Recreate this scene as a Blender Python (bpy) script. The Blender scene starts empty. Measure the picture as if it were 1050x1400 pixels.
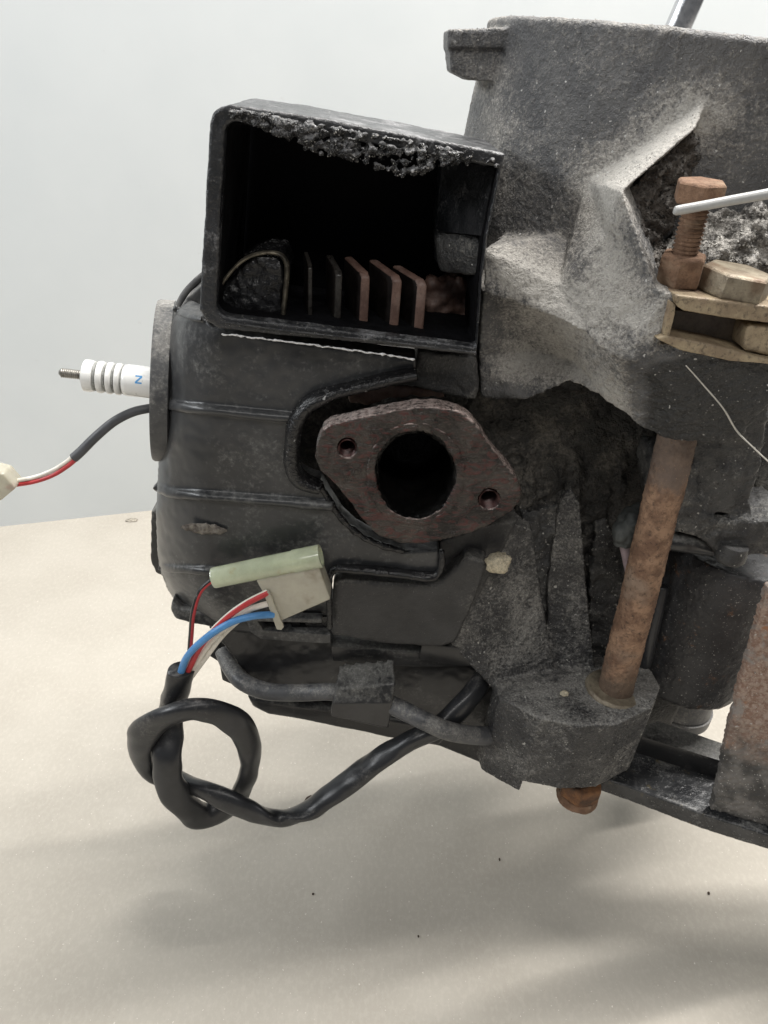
import bpy, bmesh, math, random
from mathutils import Vector, Matrix, noise
random.seed(7)
R = math.radians
SC = bpy.context.scene
COL = SC.collection

# ------------------------------------------------------------------ camera
PITCH, CAMH, FPX = 30.0, 0.385, 1062.0          # FPX: focal length for a 1050 x 1400 frame
cam = bpy.data.cameras.new("Camera"); camo = bpy.data.objects.new("Camera", cam)
COL.objects.link(camo); SC.camera = camo
camo.location = (0, 0, CAMH); camo.rotation_euler = (R(90 - PITCH), 0, 0)
cam.sensor_fit = 'VERTICAL'; cam.sensor_height = 24.0; cam.sensor_width = 18.0
cam.lens = 24.0 * FPX / 1400.0
cam.clip_start = 0.01; cam.clip_end = 50
cam.dof.use_dof = False

# ------------------------------------------------------------------ world and lamps
wd = bpy.data.worlds.new("World"); SC.world = wd; wd.use_nodes = True
bg = wd.node_tree.nodes['Background']
bg.inputs[0].default_value = (0.93, 0.96, 1.0, 1); bg.inputs[1].default_value = 0.12
def lamp(name, loc, aim, sx, sy, w, col=(1, 0.97, 0.93), yaw=0.0):
    l = bpy.data.lights.new(name, 'AREA'); l.shape = 'RECTANGLE'; l.size = sx; l.size_y = sy; l.energy = w; l.color = col
    o = bpy.data.objects.new(name, l); COL.objects.link(o); o.location = loc
    d = Vector(aim) - Vector(loc)
    z = -d.normalized(); x = Vector((math.cos(yaw), math.sin(yaw), 0)); x = (x - z * x.dot(z)).normalized(); y = z.cross(x)
    o.rotation_euler = Matrix((x, y, z)).transposed().to_euler()
    return o
lamp("tube_lamp", (0.42, 0.42, 1.25), (0.1, 0.3, 0), 1.0, 0.04, 18.5, yaw=R(13))
lamp("tube_lamp_2", (0.42, 0.74, 1.20), (0.1, 0.3, 0), 1.0, 0.04, 10.0, yaw=R(13))
lamp("left_fill_lamp", (-0.95, 0.12, 0.80), (-0.05, 0.3, 0.22), 0.06, 0.8, 5.5, (0.95, 0.98, 1.0))  # added side fill that brightens the left-facing surfaces
lamp("front_fill_lamp", (0.15, -0.50, 1.15), (0.05, 0.3, 0.2), 1.0, 0.05, 4.0, yaw=R(13))  # added soft fill that brightens the engine's front faces

vs = SC.view_settings
vs.view_transform = 'Standard'; vs.look = 'None'; vs.exposure = 0.2; vs.gamma = 1.0; vs.use_curve_mapping = False
SC.cycles.use_denoising = True
SC.cycles.max_bounces = 8

# ------------------------------------------------------------------ placing helpers
ca, sa = math.cos(R(PITCH)), math.sin(R(PITCH))
C0 = Vector((0, 0, CAMH))
def ray(px, py):
    a = (px - 525) / FPX; b = (700 - py) / FPX
    return Vector((a, ca + b * sa, -sa + b * ca))
def W(px, py, Y):                      # point of the upright plane y = Y
    d = ray(px, py); return C0 + d * (Y / d.y)
def WZ(px, py, Z):                     # point of the level plane z = Z
    d = ray(px, py); return C0 + d * ((Z - CAMH) / d.z)
def WP(px, py, p, n):
    d = ray(px, py); return C0 + d * ((Vector(p) - C0).dot(n) / d.dot(n))
def S(px, py, Y):                      # metres per pixel there
    return Y / ray(px, py).y / FPX
def PX(v):                             # world -> photo pixel (for tracing checks and warps)
    d = Vector(v) - C0
    f = d.y * ca - d.z * sa; u = d.y * sa + d.z * ca
    return 525 + FPX * d.x / f, 700 - FPX * u / f
DOWN = Vector((-0.115, 0, -1)).normalized()    # the engine leans a little to the right
YY = Vector((0, 1, 0))

# ------------------------------------------------------------------ mesh helpers
def finish(bm, name, mat, parent=None, smooth=True, angle=40):
    bmesh.ops.recalc_face_normals(bm, faces=bm.faces[:])
    me = bpy.data.meshes.new(name); bm.to_mesh(me); bm.free()
    return link(me, name, mat, parent, smooth, angle)
def link(me, name, mat, parent=None, smooth=True, angle=40):
    o = bpy.data.objects.new(name, me); COL.objects.link(o)
    for m in (mat if isinstance(mat, (list, tuple)) else [mat]): me.materials.append(m)
    if smooth:
        for p in me.polygons: p.use_smooth = True
        if angle < 180: me.set_sharp_from_angle(angle=R(angle))
    if parent is not None: put(o, parent)
    return o
def put(o, parent):
    o.parent = parent
    root = parent
    t = Vector(parent.location); 
    while root.parent: root = root.parent; t += root.location
    o.matrix_parent_inverse = Matrix.Translation(-t) if parent.parent is None else Matrix.Identity(4)
    return o
def tag(o, label, cat, group=None, kind=None):
    o['label'] = label; o['category'] = cat
    if group: o['group'] = group
    if kind: o['kind'] = kind
    return o
def thing(name, label, cat, loc=(0, 0, 0), group=None):
    o = bpy.data.objects.new(name, None); COL.objects.link(o); o.location = loc; o.empty_display_size = 0.02
    return tag(o, label, cat, group)
def fillring(bm, loops):
    es = []
    for lp in loops:
        vs_ = [bm.verts.new(p) for p in lp]
        for i in range(len(vs_)): es.append(bm.edges.new((vs_[i], vs_[(i + 1) % len(vs_)])))
    g = bmesh.ops.triangle_fill(bm, use_beauty=True, use_dissolve=False, edges=es)
    return [f for f in g['geom'] if isinstance(f, bmesh.types.BMFace)]
def prism3(bm, loops, vec):            # 3-D loops (outer, holes) swept along vec
    fs = fillring(bm, loops)
    g = bmesh.ops.extrude_face_region(bm, geom=fs, use_keep_orig=True)
    bmesh.ops.translate(bm, vec=vec, verts=[v for v in g['geom'] if isinstance(v, bmesh.types.BMVert)])
    return bm
def prism(bm, pts, Y, depth, holes=(), vec=None):
    return prism3(bm, [[W(x, y, Y) for x, y in pts]] + [[W(x, y, Y) for x, y in h] for h in holes], vec or YY * depth)
def solid(pts, Y, depth, holes=()):    # a bevelled plate
    bm = bmesh.new(); prism(bm, pts, Y, depth, holes); return bm
def ell(cx, cy, rx, ry, n=40): return [(cx + rx * math.cos(2 * math.pi * k / n), cy + ry * math.sin(2 * math.pi * k / n)) for k in range(n)]
def bevel(bm, w, seg=2, ang=30):
    bmesh.ops.recalc_face_normals(bm, faces=bm.faces[:])
    es = [e for e in bm.edges if len(e.link_faces) == 2 and e.calc_face_angle(0) > R(ang)]
    bmesh.ops.bevel(bm, geom=es, offset=w, offset_type='OFFSET', segments=seg, profile=0.6, affect='EDGES', clamp_overlap=True)
    return bm
def relief(bm, V, faces, depth=0.03, side=0.0):  # front faces with their own depths, closed towards the back
    vv = {k: bm.verts.new(W(*p)) for k, p in V.items()}
    fs = [bm.faces.new([vv[k] for k in f]) for f in faces]
    g = bmesh.ops.extrude_face_region(bm, geom=fs, use_keep_orig=True)
    bmesh.ops.translate(bm, vec=YY * depth + Vector((side, 0, 0)), verts=[v for v in g['geom'] if isinstance(v, bmesh.types.BMVert)])
    return bm
def crom(P, n=8):
    out = []
    for i in range(len(P) - 1):
        p0 = P[max(i - 1, 0)]; p1 = P[i]; p2 = P[i + 1]; p3 = P[min(i + 2, len(P) - 1)]
        for k in range(n):
            t = k / n; t2 = t * t; t3 = t2 * t
            out.append([0.5 * (2 * b + (c - a) * t + (2 * a - 5 * b + 4 * c - d) * t2 + (3 * b - a - 3 * c + d) * t3)
                        for a, b, c, d in zip(p0, p1, p2, p3)])
    out.append(list(P[-1])); return out
def tube(bm, P, seg=14, flat=None, mi=None, caps=True, wob=0.0, twist=0.0):
    """P: list of (x, y, z, r). flat: aspect along a fixed direction; mi: function(k)->material index"""
    n = len(P); pts = [Vector(p[:3]) for p in P]; rings = []
    T = [(pts[min(i + 1, n - 1)] - pts[max(i - 1, 0)]).normalized() for i in range(n)]
    up = Vector((0, 1, 0)) if abs(T[0].y) < 0.8 else Vector((1, 0, 0))
    N = (up - T[0] * up.dot(T[0])).normalized()
    for i in range(n):
        N = (N - T[i] * N.dot(T[i])).normalized(); B = T[i].cross(N)
        r = P[i][3]
        ring = []
        for k in range(seg):
            a = 2 * math.pi * k / seg
            rr = r
            if wob: rr *= 1 + wob * noise.noise(pts[i] * 90 + Vector((math.cos(a), math.sin(a), 0)) * 0.8)
            f1, f2 = (flat if flat else (1, 1)); tw = twist * noise.noise(Vector((i * 0.021, 4.2, 0)))
            N2 = N * math.cos(tw) + B * math.sin(tw); B2_ = B * math.cos(tw) - N * math.sin(tw)
            ring.append(bm.verts.new(pts[i] + (N2 * math.cos(a) * f1 + B2_ * math.sin(a) * f2) * rr))
        rings.append(ring)
    for i in range(n - 1):
        for k in range(seg):
            f = bm.faces.new((rings[i][k], rings[i][(k + 1) % seg], rings[i + 1][(k + 1) % seg], rings[i + 1][k]))
            if mi: f.material_index = mi(k)
    if caps:
        bm.faces.new(rings[0][::-1]); bm.faces.new(rings[-1])
    return bm
def ptube(bm, P, n=8, **kw):           # P: (px, py, Y, r_px)
    Q = [list(W(p[0], p[1], p[2])) + [p[3] * S(p[0], p[1], p[2])] for p in P]
    return tube(bm, crom(Q, n) if n > 1 else Q, **kw)
def lathe(bm, base, axis, prof, seg=32, a0=0.0):
    axis = Vector(axis).normalized(); u = axis.orthogonal().normalized(); v = axis.cross(u); base = Vector(base)
    rings = []
    for h, r in prof:
        rings.append([bm.verts.new(base + axis * h + (u * math.cos(a0 + 2 * math.pi * k / seg) + v * math.sin(a0 + 2 * math.pi * k / seg)) * max(r, 1e-5)) for k in range(seg)])
    for i in range(len(rings) - 1):
        for k in range(seg):
            bm.faces.new((rings[i][k], rings[i][(k + 1) % seg], rings[i + 1][(k + 1) % seg], rings[i + 1][k]))
    bm.faces.new(rings[0][::-1]); bm.faces.new(rings[-1]); return bm
def remesh(bm, vox, smooth=3):
    bmesh.ops.recalc_face_normals(bm, faces=bm.faces[:])
    me = bpy.data.meshes.new("tmp"); bm.to_mesh(me); bm.free()
    o = bpy.data.objects.new("tmp", me); COL.objects.link(o)
    m = o.modifiers.new("r", 'REMESH'); m.mode = 'VOXEL'; m.voxel_size = vox
    if smooth:
        s = o.modifiers.new("s", 'SMOOTH'); s.factor = 0.5; s.iterations = smooth
    dg = bpy.context.evaluated_depsgraph_get(); dg.update()
    new = bpy.data.meshes.new_from_object(o.evaluated_get(dg))
    bpy.data.objects.remove(o); bpy.data.meshes.remove(me)
    return new
def rough(me, layers, mask=None):      # layers of (amplitude, frequency per metre, kind)
    vs_ = me.vertices; nor = [v.normal.copy() for v in vs_]
    for v, nn in zip(vs_, nor):
        p = v.co; d = 0.0
        for amp, fr, kind in layers:
            q = p * fr
            if kind == 'n': d += amp * noise.noise(q)
            elif kind == 'f': d += amp * (noise.fractal(q, 1.0, 2.0, 4))
            elif kind == 'r': d += amp * (0.5 - abs(noise.noise(q))) 
            else:
                t = noise.noise(q); d += amp * max(0.0, t - 0.1) * 2
        if mask: d *= mask(p, nn)
        v.co = p + nn * d
def cast(name, bm, mat, parent, vox=0.0009, smooth=3, layers=(), warp=None, mask=None, angle=180):
    me = remesh(bm, vox, smooth)
    if warp:
        for v in me.vertices: v.co = warp(v.co.copy())
    me.update()
    if layers: rough(me, layers, mask)
    me.update()
    return link(me, name, mat, parent, True, angle)
def grains(src, n, smin, smax, mat, name='grit', test=None, parent=None, lift=0.2, dens=None):
    """small crumbs of dirt stuck on a casting: one joined part, too small to pick apart"""
    me = src.data; ps = [p for p in me.polygons if p.normal.dot(Vector((0, -0.8, 0.6))) > 0.05 and (test is None or test(p.center))]
    if not ps: return None
    cum = []; t = 0
    for p in ps: t += p.area * (dens(p.center, p.normal) if dens else 1); cum.append(t)
    if t <= 0: return None
    import bisect
    V = []; Fc = []
    for _ in range(n):
        p = ps[min(bisect.bisect(cum, random.random() * t), len(ps) - 1)]
        vv = [me.vertices[i].co for i in p.vertices]; w = [random.random() for _ in vv]; sw = sum(w)
        c = Vector((0, 0, 0))
        for a, b in zip(vv, w): c += a * (b / sw)
        s = smin + (smax - smin) * random.random() ** 3
        c = c + p.normal * s * lift
        rot = Matrix.Rotation(random.random() * 6.28, 3, Vector((random.random() - .5, random.random() - .5, random.random() - .5)).normalized())
        b0 = len(V)
        for ax in ((1, 0, 0), (-1, 0, 0), (0, 1, 0), (0, -1, 0), (0, 0, 1), (0, 0, -1)):
            V.append(c + rot @ (Vector(ax) * s * random.uniform(0.55, 1.1)))
        for f in ((0, 2, 4), (2, 1, 4), (1, 3, 4), (3, 0, 4), (2, 0, 5), (1, 2, 5), (3, 1, 5), (0, 3, 5)):
            Fc.append([b0 + i for i in f])
    m = bpy.data.meshes.new(name); m.from_pydata(V, [], Fc); m.update()
    o = link(m, name, mat, parent, False); o['kind'] = 'stuff'
    return o

# ------------------------------------------------------------------ materials
def nt(name):
    m = bpy.data.materials.new(name); m.use_nodes = True; t = m.node_tree
    return m, t, t.nodes['Principled BSDF']
class G:
    def __init__(s, t): s.t = t; s.pos = t.nodes.new('ShaderNodeNewGeometry')
    def n(s, ty, **kw):
        x = s.t.nodes.new(ty)
        for k, v in kw.items(): setattr(x, k, v)
        return x
    def l(s, a, b): s.t.links.new(a, b)
    def noise(s, sc, det=4, rough=0.6, stretch=None, dist=0.0):
        x = s.n('ShaderNodeTexNoise'); x.inputs['Scale'].default_value = sc; x.inputs['Detail'].default_value = det
        x.inputs['Roughness'].default_value = rough; x.inputs['Distortion'].default_value = dist
        if stretch:
            mp = s.n('ShaderNodeMapping'); mp.inputs['Scale'].default_value = stretch
            s.l(s.pos.outputs['Position'], mp.inputs[0]); s.l(mp.outputs[0], x.inputs['Vector'])
        else: s.l(s.pos.outputs['Position'], x.inputs['Vector'])
        return x.outputs['Fac']
    def vor(s, sc):
        x = s.n('ShaderNodeTexVoronoi'); x.inputs['Scale'].default_value = sc
        s.l(s.pos.outputs['Position'], x.inputs['Vector']); return x.outputs['Distance']
    def rng(s, v, a, b, c=0.0, d=1.0, smooth=True):
        x = s.n('ShaderNodeMapRange'); x.interpolation_type = 'SMOOTHSTEP' if smooth else 'LINEAR'
        for i, q in enumerate((a, b, c, d)): x.inputs[i + 1].default_value = q
        s.l(v, x.inputs[0]); return x.outputs[0]
    def m(s, op, a, b=None):
        x = s.n('ShaderNodeMath', operation=op)
        for i, q in enumerate((a, b)):
            if q is None: continue
            if isinstance(q, (int, float)): x.inputs[i].default_value = q
            else: s.l(q, x.inputs[i])
        return x.outputs[0]
    def mix(s, f, a, b):
        x = s.n('ShaderNodeMix', data_type='RGBA')
        if isinstance(f, (int, float)): x.inputs[0].default_value = f
        else: s.l(f, x.inputs[0])
        for i, q in ((6, a), (7, b)):
            if isinstance(q, (tuple, list)): x.inputs[i].default_value = tuple(q[:3]) + (1,)
            else: s.l(q, x.inputs[i])
        return x.outputs[2]
    def upz(s):
        x = s.n('ShaderNodeSeparateXYZ'); s.l(s.pos.outputs['Normal'], x.inputs[0]); return x.outputs[2]
    def bump(s, h, strength, dist, to, prev=None):
        x = s.n('ShaderNodeBump'); x.inputs['Strength'].default_value = strength; x.inputs['Distance'].default_value = dist
        s.l(h, x.inputs['Height'])
        if prev is not None: s.l(prev, x.inputs['Normal'])
        s.l(x.outputs[0], to); return x.outputs[0]
def dirty(name, base, base2, dust, amount=0.5, up=0.35, patch=45, grain=900, rgh=(0.45, 0.9), bump=0.6, metal=0.0, fleck=None, streak=None, gdist=0.0006, attr=0.0, pw=1.3):
    """dark casting or plastic under settled dust: patches and fine grains, more on upward faces"""
    m, t, b = nt(name); g = G(t)
    p = g.noise(patch, 5, 0.62, dist=0.3); q = g.noise(grain, 3, 0.7); r = g.noise(grain * 0.33, 4, 0.7)
    s_ = g.m('ADD', g.m('MULTIPLY', p, pw), g.m('MULTIPLY', q, 0.75)); s_ = g.m('ADD', s_, g.m('MULTIPLY', r, 0.55))
    s_ = g.m('ADD', s_, g.m('MULTIPLY', g.rng(g.upz(), -0.2, 0.9), up))
    if attr:
        an = g.n('ShaderNodeAttribute', attribute_name='dust'); s_ = g.m('ADD', s_, g.m('MULTIPLY', an.outputs['Fac'], attr))
    cc = 1.40 - (1.3 - pw) * 0.52 + (0.5 - amount) * 0.9
    f = g.rng(s_, cc - 0.2, cc + 0.22)
    c0 = g.mix(g.rng(g.noise(patch * 2.1, 4), 0.35, 0.65), base, base2)
    d2 = g.mix(g.rng(g.noise(grain * 1.4, 2, 0.8), 0.4, 0.72), dust, [min(1, x * 1.7 + 0.02) for x in dust])
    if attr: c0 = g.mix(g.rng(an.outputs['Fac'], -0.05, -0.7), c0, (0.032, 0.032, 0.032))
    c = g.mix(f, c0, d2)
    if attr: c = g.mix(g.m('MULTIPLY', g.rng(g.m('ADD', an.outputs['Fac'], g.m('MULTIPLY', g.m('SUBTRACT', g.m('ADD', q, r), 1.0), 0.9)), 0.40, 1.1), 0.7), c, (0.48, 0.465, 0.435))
    if fleck:
        fm = g.rng(g.noise(grain * 0.55, 1, 0.5), fleck[0], fleck[0] + 0.04); c = g.mix(fm, c, fleck[1])
    if streak:
        fm = g.rng(g.noise(90, 4, 0.6, stretch=streak[1]), streak[0], streak[0] + 0.14); c = g.mix(fm, c, streak[2])
    g.l(c, b.inputs['Base Color'])
    g.l(g.rng(f, 0, 1, rgh[0], rgh[1], False), b.inputs['Roughness']); b.inputs['Metallic'].default_value = metal
    pv = g.bump(q, bump, gdist, b.inputs['Normal'])
    g.bump(r, bump * 0.8, gdist * 2.2, b.inputs['Normal'], pv)
    return m
def rusty(name, c1, c2, c3, sc=220, rgh=0.85, bump=0.7, metal=0.0, dark=0.35):
    m, t, b = nt(name); g = G(t)
    a = g.noise(sc, 5, 0.7); d = g.noise(sc * 4.5, 4, 0.75); e = g.noise(sc * 0.3, 3, 0.6)
    c = g.mix(g.rng(a, 0.36, 0.62), c1, c2); c = g.mix(g.rng(e, 0.52, 0.68), c, c3)
    c = g.mix(g.m('MULTIPLY', g.rng(d, 0.5, 0.7), dark), c, (0.03, 0.022, 0.018))
    g.l(c, b.inputs['Base Color']); b.inputs['Roughness'].default_value = rgh; b.inputs['Metallic'].default_value = metal
    pv = g.bump(d, bump, 0.0005, b.inputs['Normal']); g.bump(a, bump, 0.0008, b.inputs['Normal'], pv)
    return m
def plain(name, col, rgh=0.5, var=0.15, sc=200, bump=0.15, metal=0.0, trans=0.0, sss=0.0, dirt=None, ior=1.45, coat=0.0):
    m, t, b = nt(name); g = G(t)
    f = g.noise(sc, 4, 0.65)
    c = g.mix(g.rng(f, 0.3, 0.7), [x * (1 - var) for x in col], [min(1, x * (1 + var)) for x in col])
    if dirt: c = g.mix(g.rng(g.noise(dirt[2], 4, 0.7), dirt[0], dirt[0] + 0.18), c, dirt[1])
    g.l(c, b.inputs['Base Color']); g.l(g.rng(f, 0.3, 0.7, rgh * 0.85, min(1, rgh * 1.15)), b.inputs['Roughness'])
    b.inputs['Metallic'].default_value = metal; b.inputs['Transmission Weight'].default_value = trans; b.inputs['IOR'].default_value = ior
    if sss:
        b.inputs['Subsurface Weight'].default_value = sss; b.inputs['Subsurface Scale'].default_value = 0.004
        b.inputs['Subsurface Radius'].default_value = (1, 1, 0.8)
    if coat: b.inputs['Coat Weight'].default_value = coat; b.inputs['Coat Roughness'].default_value = 0.12
    if bump: g.bump(g.noise(sc * 3, 3, 0.6), bump, 0.0003, b.inputs['Normal'])
    return m
DUST = (0.36, 0.345, 0.32)
M = {}
M['housing'] = dirty('dusty_casting', (0.080, 0.080, 0.083), (0.125, 0.123, 0.122), (0.305, 0.288, 0.262), 0.36, 0.15, 30, 1000, (0.45, 0.9), 0.9, fleck=(0.74, (0.52, 0.51, 0.49)), attr=0.40, gdist=0.0009, pw=0.8)
M['arm'] = dirty('pale_dusty_casting', (0.15, 0.15, 0.148), (0.24, 0.235, 0.225), (0.45, 0.435, 0.40), 0.80, 0.2, 40, 1100, (0.5, 0.9), 0.7, fleck=(0.69, (0.75, 0.74, 0.72)))
M['boss'] = dirty('dark_gritty_casting', (0.030, 0.030, 0.031), (0.06, 0.059, 0.057), (0.20, 0.193, 0.175), 0.36, 0.02, 50, 1000, (0.38, 0.9), 1.0, fleck=(0.73, (0.42, 0.41, 0.38)))
M['web'] = dirty('dusty_dark_casting', (0.030, 0.030, 0.032), (0.052, 0.051, 0.051), (0.21, 0.203, 0.188), 0.42, 0.22, 36, 900, (0.30, 0.9), 0.9, fleck=(0.72, (0.40, 0.39, 0.36)), gdist=0.0008, pw=1.0)
M['cave'] = dirty('near_black_casting', (0.016, 0.0155, 0.015), (0.038, 0.036, 0.033), (0.12, 0.11, 0.095), 0.42, 0.25, 60, 700, (0.35, 0.9), 1.0, gdist=0.0012)  # near-black casting for the hollow behind the flange
M['clump'] = dirty('clumped_dirt', (0.05, 0.046, 0.042), (0.11, 0.10, 0.09), (0.34, 0.325, 0.30), 0.5, 0.2, 120, 800, (0.5, 0.95), 1.0, fleck=(0.68, (0.6, 0.58, 0.56)), gdist=0.001)
M['pocket'] = dirty('brown_clumped_dirt', (0.045, 0.036, 0.028), (0.10, 0.085, 0.072), (0.26, 0.245, 0.225), 0.36, 0.1, 110, 700, (0.6, 0.95), 1.0, gdist=0.0012)
M['cover'] = dirty('black_ribbed_plastic', (0.024, 0.025, 0.027), (0.042, 0.043, 0.045), (0.115, 0.115, 0.111), 0.38, 0.15, 13, 500, (0.30, 0.55), 0.08, streak=(0.70, (0.5, 1, 3.0), (0.14, 0.14, 0.135)), gdist=0.0003)
M['panel'] = dirty('black_fine_casting', (0.022, 0.022, 0.023), (0.036, 0.036, 0.037), (0.12, 0.115, 0.105), 0.30, 0.30, 30, 1000, (0.42, 0.85), 0.5)
M['tray'] = dirty('black_tray_plastic', (0.017, 0.017, 0.018), (0.032, 0.032, 0.033), (0.11, 0.108, 0.10), 0.28, 0.40, 22, 500, (0.28, 0.7), 0.2, gdist=0.0003)
M['rim'] = dirty('black_box_plastic', (0.016, 0.017, 0.019), (0.032, 0.033, 0.036), (0.17, 0.17, 0.175), 0.30, 0.15, 60, 900, (0.28, 0.7), 0.5)
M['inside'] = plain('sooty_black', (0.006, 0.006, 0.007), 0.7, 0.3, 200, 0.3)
M['oil'] = dirty('oily_black_plastic', (0.008, 0.008, 0.009), (0.015, 0.015, 0.016), (0.12, 0.12, 0.12), 0.12, 0.2, 80, 700, (0.16, 0.5), 0.7, fleck=(0.74, (0.35, 0.35, 0.35)))
M['sludge'] = dirty('wet_black_sludge', (0.008, 0.008, 0.009), (0.02, 0.02, 0.021), (0.17, 0.17, 0.173), 0.42, 0.3, 150, 900, (0.08, 0.4), 1.0, fleck=(0.70, (0.5, 0.5, 0.51)), gdist=0.0012)
M['ring'] = dirty('grey_rubber_ring', (0.042, 0.043, 0.046), (0.075, 0.075, 0.075), (0.16, 0.155, 0.145), 0.36, 0.3, 50, 500, (0.5, 0.8), 0.2)
M['flange'] = None
M['rod'] = rusty('rusty_rod', (0.33, 0.205, 0.13), (0.16, 0.09, 0.056), (0.27, 0.195, 0.142), 130, 0.85, 0.9, dark=0.7)
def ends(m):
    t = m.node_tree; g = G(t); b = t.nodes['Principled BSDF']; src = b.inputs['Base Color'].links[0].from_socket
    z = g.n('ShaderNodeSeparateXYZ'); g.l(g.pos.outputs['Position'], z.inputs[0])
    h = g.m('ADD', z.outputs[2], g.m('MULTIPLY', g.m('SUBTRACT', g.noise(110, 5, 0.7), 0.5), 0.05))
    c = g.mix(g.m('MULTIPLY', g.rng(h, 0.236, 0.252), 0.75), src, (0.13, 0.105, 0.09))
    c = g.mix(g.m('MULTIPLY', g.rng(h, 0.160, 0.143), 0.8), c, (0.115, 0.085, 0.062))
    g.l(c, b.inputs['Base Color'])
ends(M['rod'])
M['rust'] = rusty('brown_rust', (0.235, 0.14, 0.087), (0.15, 0.085, 0.052), (0.28, 0.195, 0.13), 260, 0.9, 0.8)
M['rustdark'] = rusty('dark_rust', (0.13, 0.06, 0.028), (0.22, 0.10, 0.04), (0.06, 0.035, 0.022), 260, 0.75, 0.8)
M['zinc'] = rusty('yellow_zinc', (0.38, 0.305, 0.20), (0.25, 0.19, 0.125), (0.19, 0.12, 0.088), 130, 0.5, 0.7, 0.1, 0.6)
M['zincgrey'] = rusty('dirty_zinc_bolt', (0.31, 0.27, 0.20), (0.20, 0.165, 0.12), (0.155, 0.10, 0.062), 130, 0.5, 0.6, 0.35, 0.35)
M['slot'] = rusty('greasy_brown_steel', (0.14, 0.115, 0.095), (0.20, 0.17, 0.14), (0.06, 0.05, 0.045), 110, 0.5, 0.4)
M['plate'] = None
M['can'] = None
M['fin'] = rusty('rusty_fin', (0.19, 0.115, 0.09), (0.12, 0.07, 0.055), (0.22, 0.15, 0.125), 200, 0.45, 0.4, 0, 0.4)
M['finside'] = plain('dark_brown_fin', (0.011, 0.008, 0.007), 0.5, 0.4, 200, 0.3)  # fin sides, much darker than their edges
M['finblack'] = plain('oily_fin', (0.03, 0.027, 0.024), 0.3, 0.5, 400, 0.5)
M['capmetal'] = rusty('stained_steel_rim', (0.24, 0.215, 0.165), (0.08, 0.07, 0.055), (0.03, 0.028, 0.026), 260, 0.35, 0.3, 0.5)
M['steel'] = plain('bright_steel', (0.62, 0.62, 0.63), 0.22, 0.1, 300, 0.1, 1.0)
M['thread'] = plain('dull_steel', (0.30, 0.285, 0.26), 0.38, 0.25, 900, 0.3, 0.9)
M['porcelain'] = plain('white_porcelain', (0.84, 0.84, 0.82), 0.12, 0.03, 100, 0.0, 0, dirt=(0.60, (0.36, 0.36, 0.34), 200), coat=0.5)
M['ink'] = plain('blue_ink', (0.10, 0.32, 0.62), 0.4, 0.2, 900, 0)
M['white_rod'] = plain('white_coated_rod', (0.40, 0.40, 0.39), 0.32, 0.08, 200, 0.25, 0.0, dirt=(0.64, (0.42, 0.40, 0.36), 160))
M['rubber'] = dirty('black_sleeve', (0.018, 0.019, 0.021), (0.028, 0.029, 0.032), (0.10, 0.095, 0.09), 0.26, 0.1, 40, 900, (0.32, 0.6), 0.15, gdist=0.0002)
M['cable'] = dirty('grey_cable', (0.055, 0.057, 0.062), (0.09, 0.092, 0.097), (0.17, 0.165, 0.155), 0.35, 0.25, 60, 900, (0.4, 0.7), 0.2, gdist=0.0002)
M['sleeve_grey'] = plain('grey_sleeve', (0.085, 0.088, 0.095), 0.45, 0.12, 150, 0.1)
M['tape'] = plain('dull_black_tape', (0.085, 0.092, 0.09), 0.65, 0.3, 200, 0.4)
M['red'] = plain('red_wire', (0.50, 0.045, 0.05), 0.38, 0.12, 300, 0.1)
M['white'] = plain('white_wire', (0.78, 0.74, 0.66), 0.4, 0.1, 300, 0.1, dirt=(0.62, (0.40, 0.33, 0.26), 200))
M['blue'] = plain('blue_wire', (0.09, 0.27, 0.56), 0.35, 0.1, 300, 0.1)
M['blackwire'] = plain('black_wire', (0.02, 0.02, 0.02), 0.35, 0.4, 300, 0.2, dirt=(0.6, (0.3, 0.3, 0.28), 300))
M['green_plastic'] = plain('greenish_clear_plastic', (0.76, 0.82, 0.60), 0.16, 0.12, 120, 0.08, 0, 0.45, 0.3, dirt=(0.54, (0.66, 0.58, 0.34), 70), coat=0.6)
M['clear_plastic'] = plain('milky_clear_plastic', (0.68, 0.645, 0.53), 0.2, 0.08, 120, 0.05, 0, 0.45, 0.25, dirt=(0.52, (0.40, 0.34, 0.25), 45), coat=0.4)
M['hair'] = plain('pale_fibre', (0.55, 0.53, 0.48), 0.5, 0.1, 500, 0)
M['grit'] = plain('pale_grit', (0.27, 0.26, 0.24), 0.7, 0.7, 1500, 0)
M['gritdark'] = plain('dark_grit', (0.05, 0.046, 0.042), 0.55, 0.6, 1200, 0)
M['crumb'] = plain('dark_crumb', (0.05, 0.035, 0.025), 0.9, 0.4, 900, 0.5)
M['flake'] = plain('tan_rust_flake', (0.36, 0.235, 0.155), 0.9, 0.5, 1200, 0)
M['sand'] = plain('tan_crumb', (0.52, 0.46, 0.34), 0.95, 0.35, 900, 0.8)
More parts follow.
